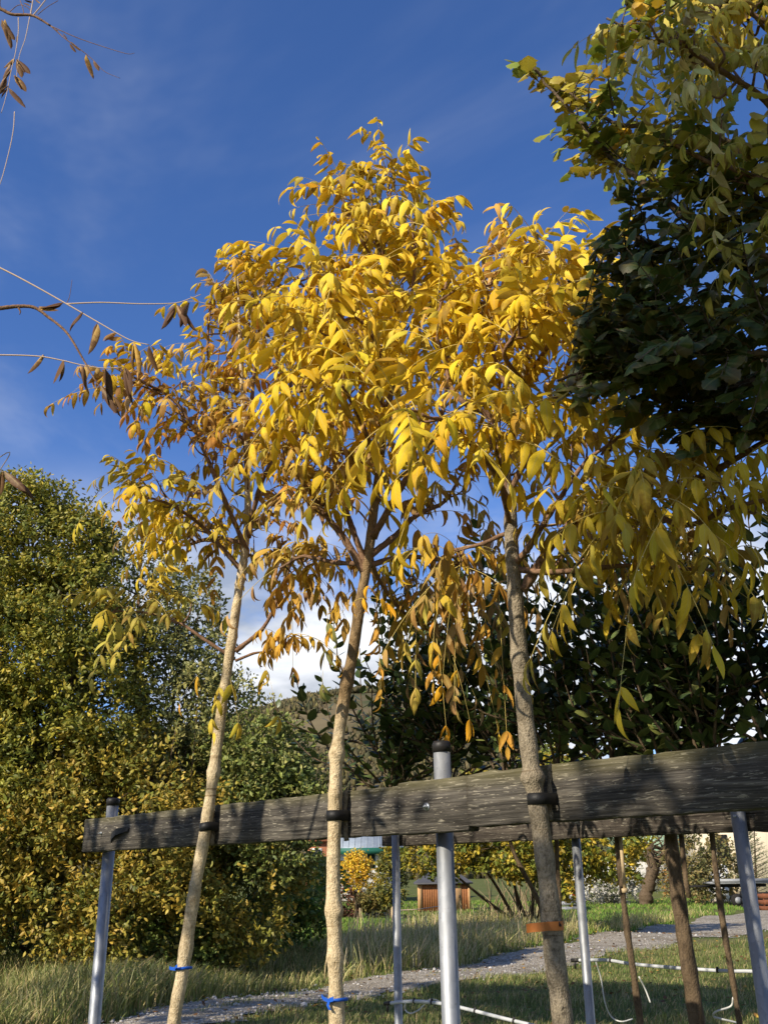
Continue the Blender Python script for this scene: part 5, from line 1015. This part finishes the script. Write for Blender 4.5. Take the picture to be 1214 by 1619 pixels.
# next tree of the front row, its trunk outside the frame, leaves hanging close to the viewer
bD = BA + BD * (s_at(1214) + .75) + BN * .06; Yn = 1.70
bD = np.array([bD[0], bD[1], 0]); tD = [bD, bD + [0, 0, 1.2], bD + [.02, 0, 2.2], bD + [.03, .02, 2.9], bD + [.02, .02, 3.6]]
def dl(z, L): return ([bD + [.02, 0, z]] + pts(Yn, L), .010, .004)
LD = [dl(2.6, [(1300, 250), (1200, 150, -.05), (1110, 100, -.1), (1040, 60, -.1)]), dl(2.4, [(1320, 330), (1230, 290), (1150, 260), (1080, 230)]), dl(2.3, [(1320, 450), (1250, 420), (1180, 390)]), dl(2.9, [(1300, 100), (1200, 40), (1140, 10)])]
PAL = [(.62, .54, .10), (.74, .66, .22), (.50, .44, .06), (.80, .70, .30), (.46, .40, .05)]; pD = [(985, 40), (1100, 0), (1214, -60), (1500, -60), (1500, 620), (1180, 560), (1130, 480), (1060, 430), (1030, 260), (985, 150)]
make_tree('yellow_tree', 'near tree with pale yellow-green drooping leaves crossing the upper right corner', tuple(bD), tD, [.033, .03, .026, .02, .01], LD, [
    mk(0, 13, PAL, t0=.25, leaves=3, tl=(.03, .10), poly=pD, droop=1.0, up=0, wither=.1), mk(1, 6, PAL[2:] + [(.26, .27, .06)], t0=.25, leaves=3, tl=(.03, .12), poly=pD, droop=1.1, up=0), mk(2, 6, [(.50, .44, .06), (.42, .38, .07)], t0=.3, leaves=3, tl=(.03, .10), poly=pD, droop=1.0, up=-.1), mk(3, 10, [(.72, .55, .06), (.60, .50, .1)], t0=.3, leaves=3, tl=(.03, .1), poly=pD, droop=.9)],
    M['bark'], M['leaf'], 104, gT, lsize=.07, Lr=(.12, .2))
# nearly bare tree at the left with curled brown leaves
YL = 2.15; bl = np.array([-1.75, 2.25, 0]); rt = empty('bare_tree', tuple(bl), 'nearly bare tree at the left edge, thin twigs with curled brown leaves', 'tree'); A = Acc(); rg = np.random.default_rng(77)
A.tube(smooth_path([bl, bl + [0, 0, 1.5], bl + [.05, 0, 2.6], bl + [.05, 0, 3.6]], 8), np.linspace(.032, .012, 25), 12, noise=.04)
def tl_(z, L, r0, r1): P_ = smooth_path(([bl + [.04, 0, z]] if z else []) + pts(YL, L), 8); A.tube(P_, np.linspace(r0, r1, len(P_)), 7, noise=.05 if r0 > .004 else 0); return P_
tl_(2.3, [(-60, 492), (0, 487), (28, 484), (55, 486), (75, 500), (105, 525), (130, 565), (152, 603), (182, 640)], .007, .0013); tl_(2.9, [(-40, 0), (0, 13), (20, 22), (52, 24), (80, 40)], .007, .003)
tl_(0, [(28, 484), (32, 492), (31, 497)], .003, .001); tl_(0, [(80, 40), (105, 62), (120, 72), (145, 92), (165, 112), (190, 123)], .0017, .0006); tl_(0, [(80, 40), (120, 58), (160, 72), (200, 84), (213, 83)], .0014, .0006); tl_(0, [(105, 480), (110, 468), (114, 442)], .001, .0006)
tl_(0, [(32, 0), (36, 12), (38, 22)], .0012, .0012); tl_(0, [(15, 18), (30, 7), (45, 12), (50, 22)], .0012, .001); tl_(0, [(60, 22), (75, 10), (92, 0)], .0012, .0009)
A.build('trunk', M['twig'], rt, True); A = Acc()
tl_(2.35, [(-80, 385), (0, 423), (50, 449), (105, 480), (160, 512), (205, 537), (236, 545)], .0028, .0012); tl_(0, [(105, 480), (160, 478), (220, 480), (275, 479), (300, 472), (318, 465)], .0020, .0010); tl_(2.2, [(-60, 562), (0, 561), (60, 563), (100, 570), (130, 577), (165, 582), (195, 580)], .0024, .0010)
tl_(0, [(29, 27), (29, 50), (25, 80), (18, 110), (10, 150), (2, 178)], .0014, .0008); tl_(0, [(47, 26), (40, 60), (30, 90), (25, 130)], .0014, .0007); tl_(0, [(23, 176), (21, 205), (14, 240), (0, 290), (-20, 330)], .0014, .0010); tl_(0, [(48, 24), (52, 0)], .0022, .0018); tl_(0, [(52, 24), (62, 12), (75, -5)], .002, .0016); tl_(2.0, [(-30, 745), (0, 745), (6, 746)], .0015, .001)
SA = A; la = Acc(); pos = []; xd = []; sz = []; co = []
LV = [(128, 494, -18, 26), (155, 512, -14, 44), (212, 540, 6, 50), (236, 546, 12, 38), (276, 482, -19, 35), (281, 482, 22, 40), (300, 478, -14, 36), (68, 560, -22, 28), (100, 568, -14, 35), (131, 577, 8, 40), (166, 583, 6, 52), (197, 581, 15, 50), (100, 478, -38, 10), (60, 486, 30, 4), (162, 610, 20, 40), (178, 625, 12, 30), (5, 745, 44, 38), (4, 746, -4, 45),
      (8, 30, 12, 40), (3, 30, 18, 30), (26, 96, 8, 24), (16, 100, -12, 20), (10, 120, -10, 26), (28, 55, -2, 10), (21, 92, -14, 14), (26, 92, 20, 22), (18, 108, -14, 20), (22, 118, 18, 24), (14, 135, -12, 16), (14, 138, 26, 26), (86, 44, 6, 4), (100, 52, 6, 8), (112, 65, 14, 12), (136, 86, 14, 33), (148, 94, 8, 16), (52, 2, -12, -2), (64, 4, -8, -6), (48, 8, -10, -6)]
for (x, y, dx, dy) in LV:
    L_ = math.hypot(dx, dy); p0, p1 = PY(x, y, YL), PY(x + dx, y + dy, YL); pos.append(p0); xd.append(p1 - p0); sz.append(np.linalg.norm(p1 - p0) * 1.12); co.append((np.array([(.42, .26, .14), (.62, .36, .07), (.36, .24, .15), (.55, .34, .10)])[rg.integers(4)]) * (rg.uniform(.8, 1.15)))
    if L_ > 18:
        pos.append(p0 + rg.normal(0, .002, 3)); xd.append(p1 - p0 + rg.normal(0, .006, 3)); sz.append(sz[-1] * .8); co.append(co[-1] * .9)
pos = np.array(pos); instance(la, [leaflet(.30, .5, 1.0, twist=.8), leaflet(.27, .7, 1.1, twist=-.9), leaflet(.34, .3, .8, twist=.3)], pos, np.array(xd), np.array([.2, -1., .3]) + rg.normal(0, .5, pos.shape), np.array(sz), np.array(co), rg.uniform(.3, 1, len(pos)), rg)
la.add(np.concatenate(SA.V), np.concatenate(SA.Q), m=1); la.build('crown', M['deadleaf'], rt, True, col=True, aux=True, mats=[M['deadleaf'], M['palestalk']])

# ------------------------------------------------------------------ unseen trees added beside and behind the viewer to throw shade into view
def shade_tree(label, c, r, n, seed, sz=.16, pal=((.5, .38, .05), (.4, .34, .05)), base=None, subs=7, spr=.75):
    rg = np.random.default_rng(seed); c = np.array(c, float); L = [(c + rg.normal(0, 1, 3) * np.array(r) * spr * .6, tuple(np.array(r) * rg.uniform(.4, .6))) for _ in range(subs)]
    lobes_tree('unseen_shade_tree', label, base or (c[0], c[1], 0), L, n, sz, pal, seed, cat='tree', group='unseen trees added for their shade', stem_r=.06, core=.2)
shade_tree('unseen yellowing tree added for its shade, beside the viewer to the left', (-1.70, -1.04, 4.86), (.80, .80, .62), 6500, 401, .09)
shade_tree('unseen tall tree added for its shade, far to the left of the row, the farther of two', (-9.4, 6.4, 8.3), (2.8, 2.6, 2.2), 8500, 402, .20)
shade_tree('unseen tall tree added for its shade, to the left of the row, the nearer of two', (-6.6, 5.4, 8.1), (2.1, 2.1, 1.8), 10000, 403, .18)
shade_tree('unseen tall tree added for its shade, to the left, closest of the three to the row', (-4.9, 5.4, 8.2), (1.9, 1.9, 1.7), 9000, 404, .18)
shade_tree('unseen sparse tree added for dappled shade, left of the viewer, in line with the left trunks', (-4.0, .6, 4.35), (1.15, 1.15, .40), 800, 405, .11)
shade_tree('unseen sparse tree added for dappled shade, behind the viewer', (-2.7, -1.1, 4.55), (.6, .6, .28), 900, 406, .10)
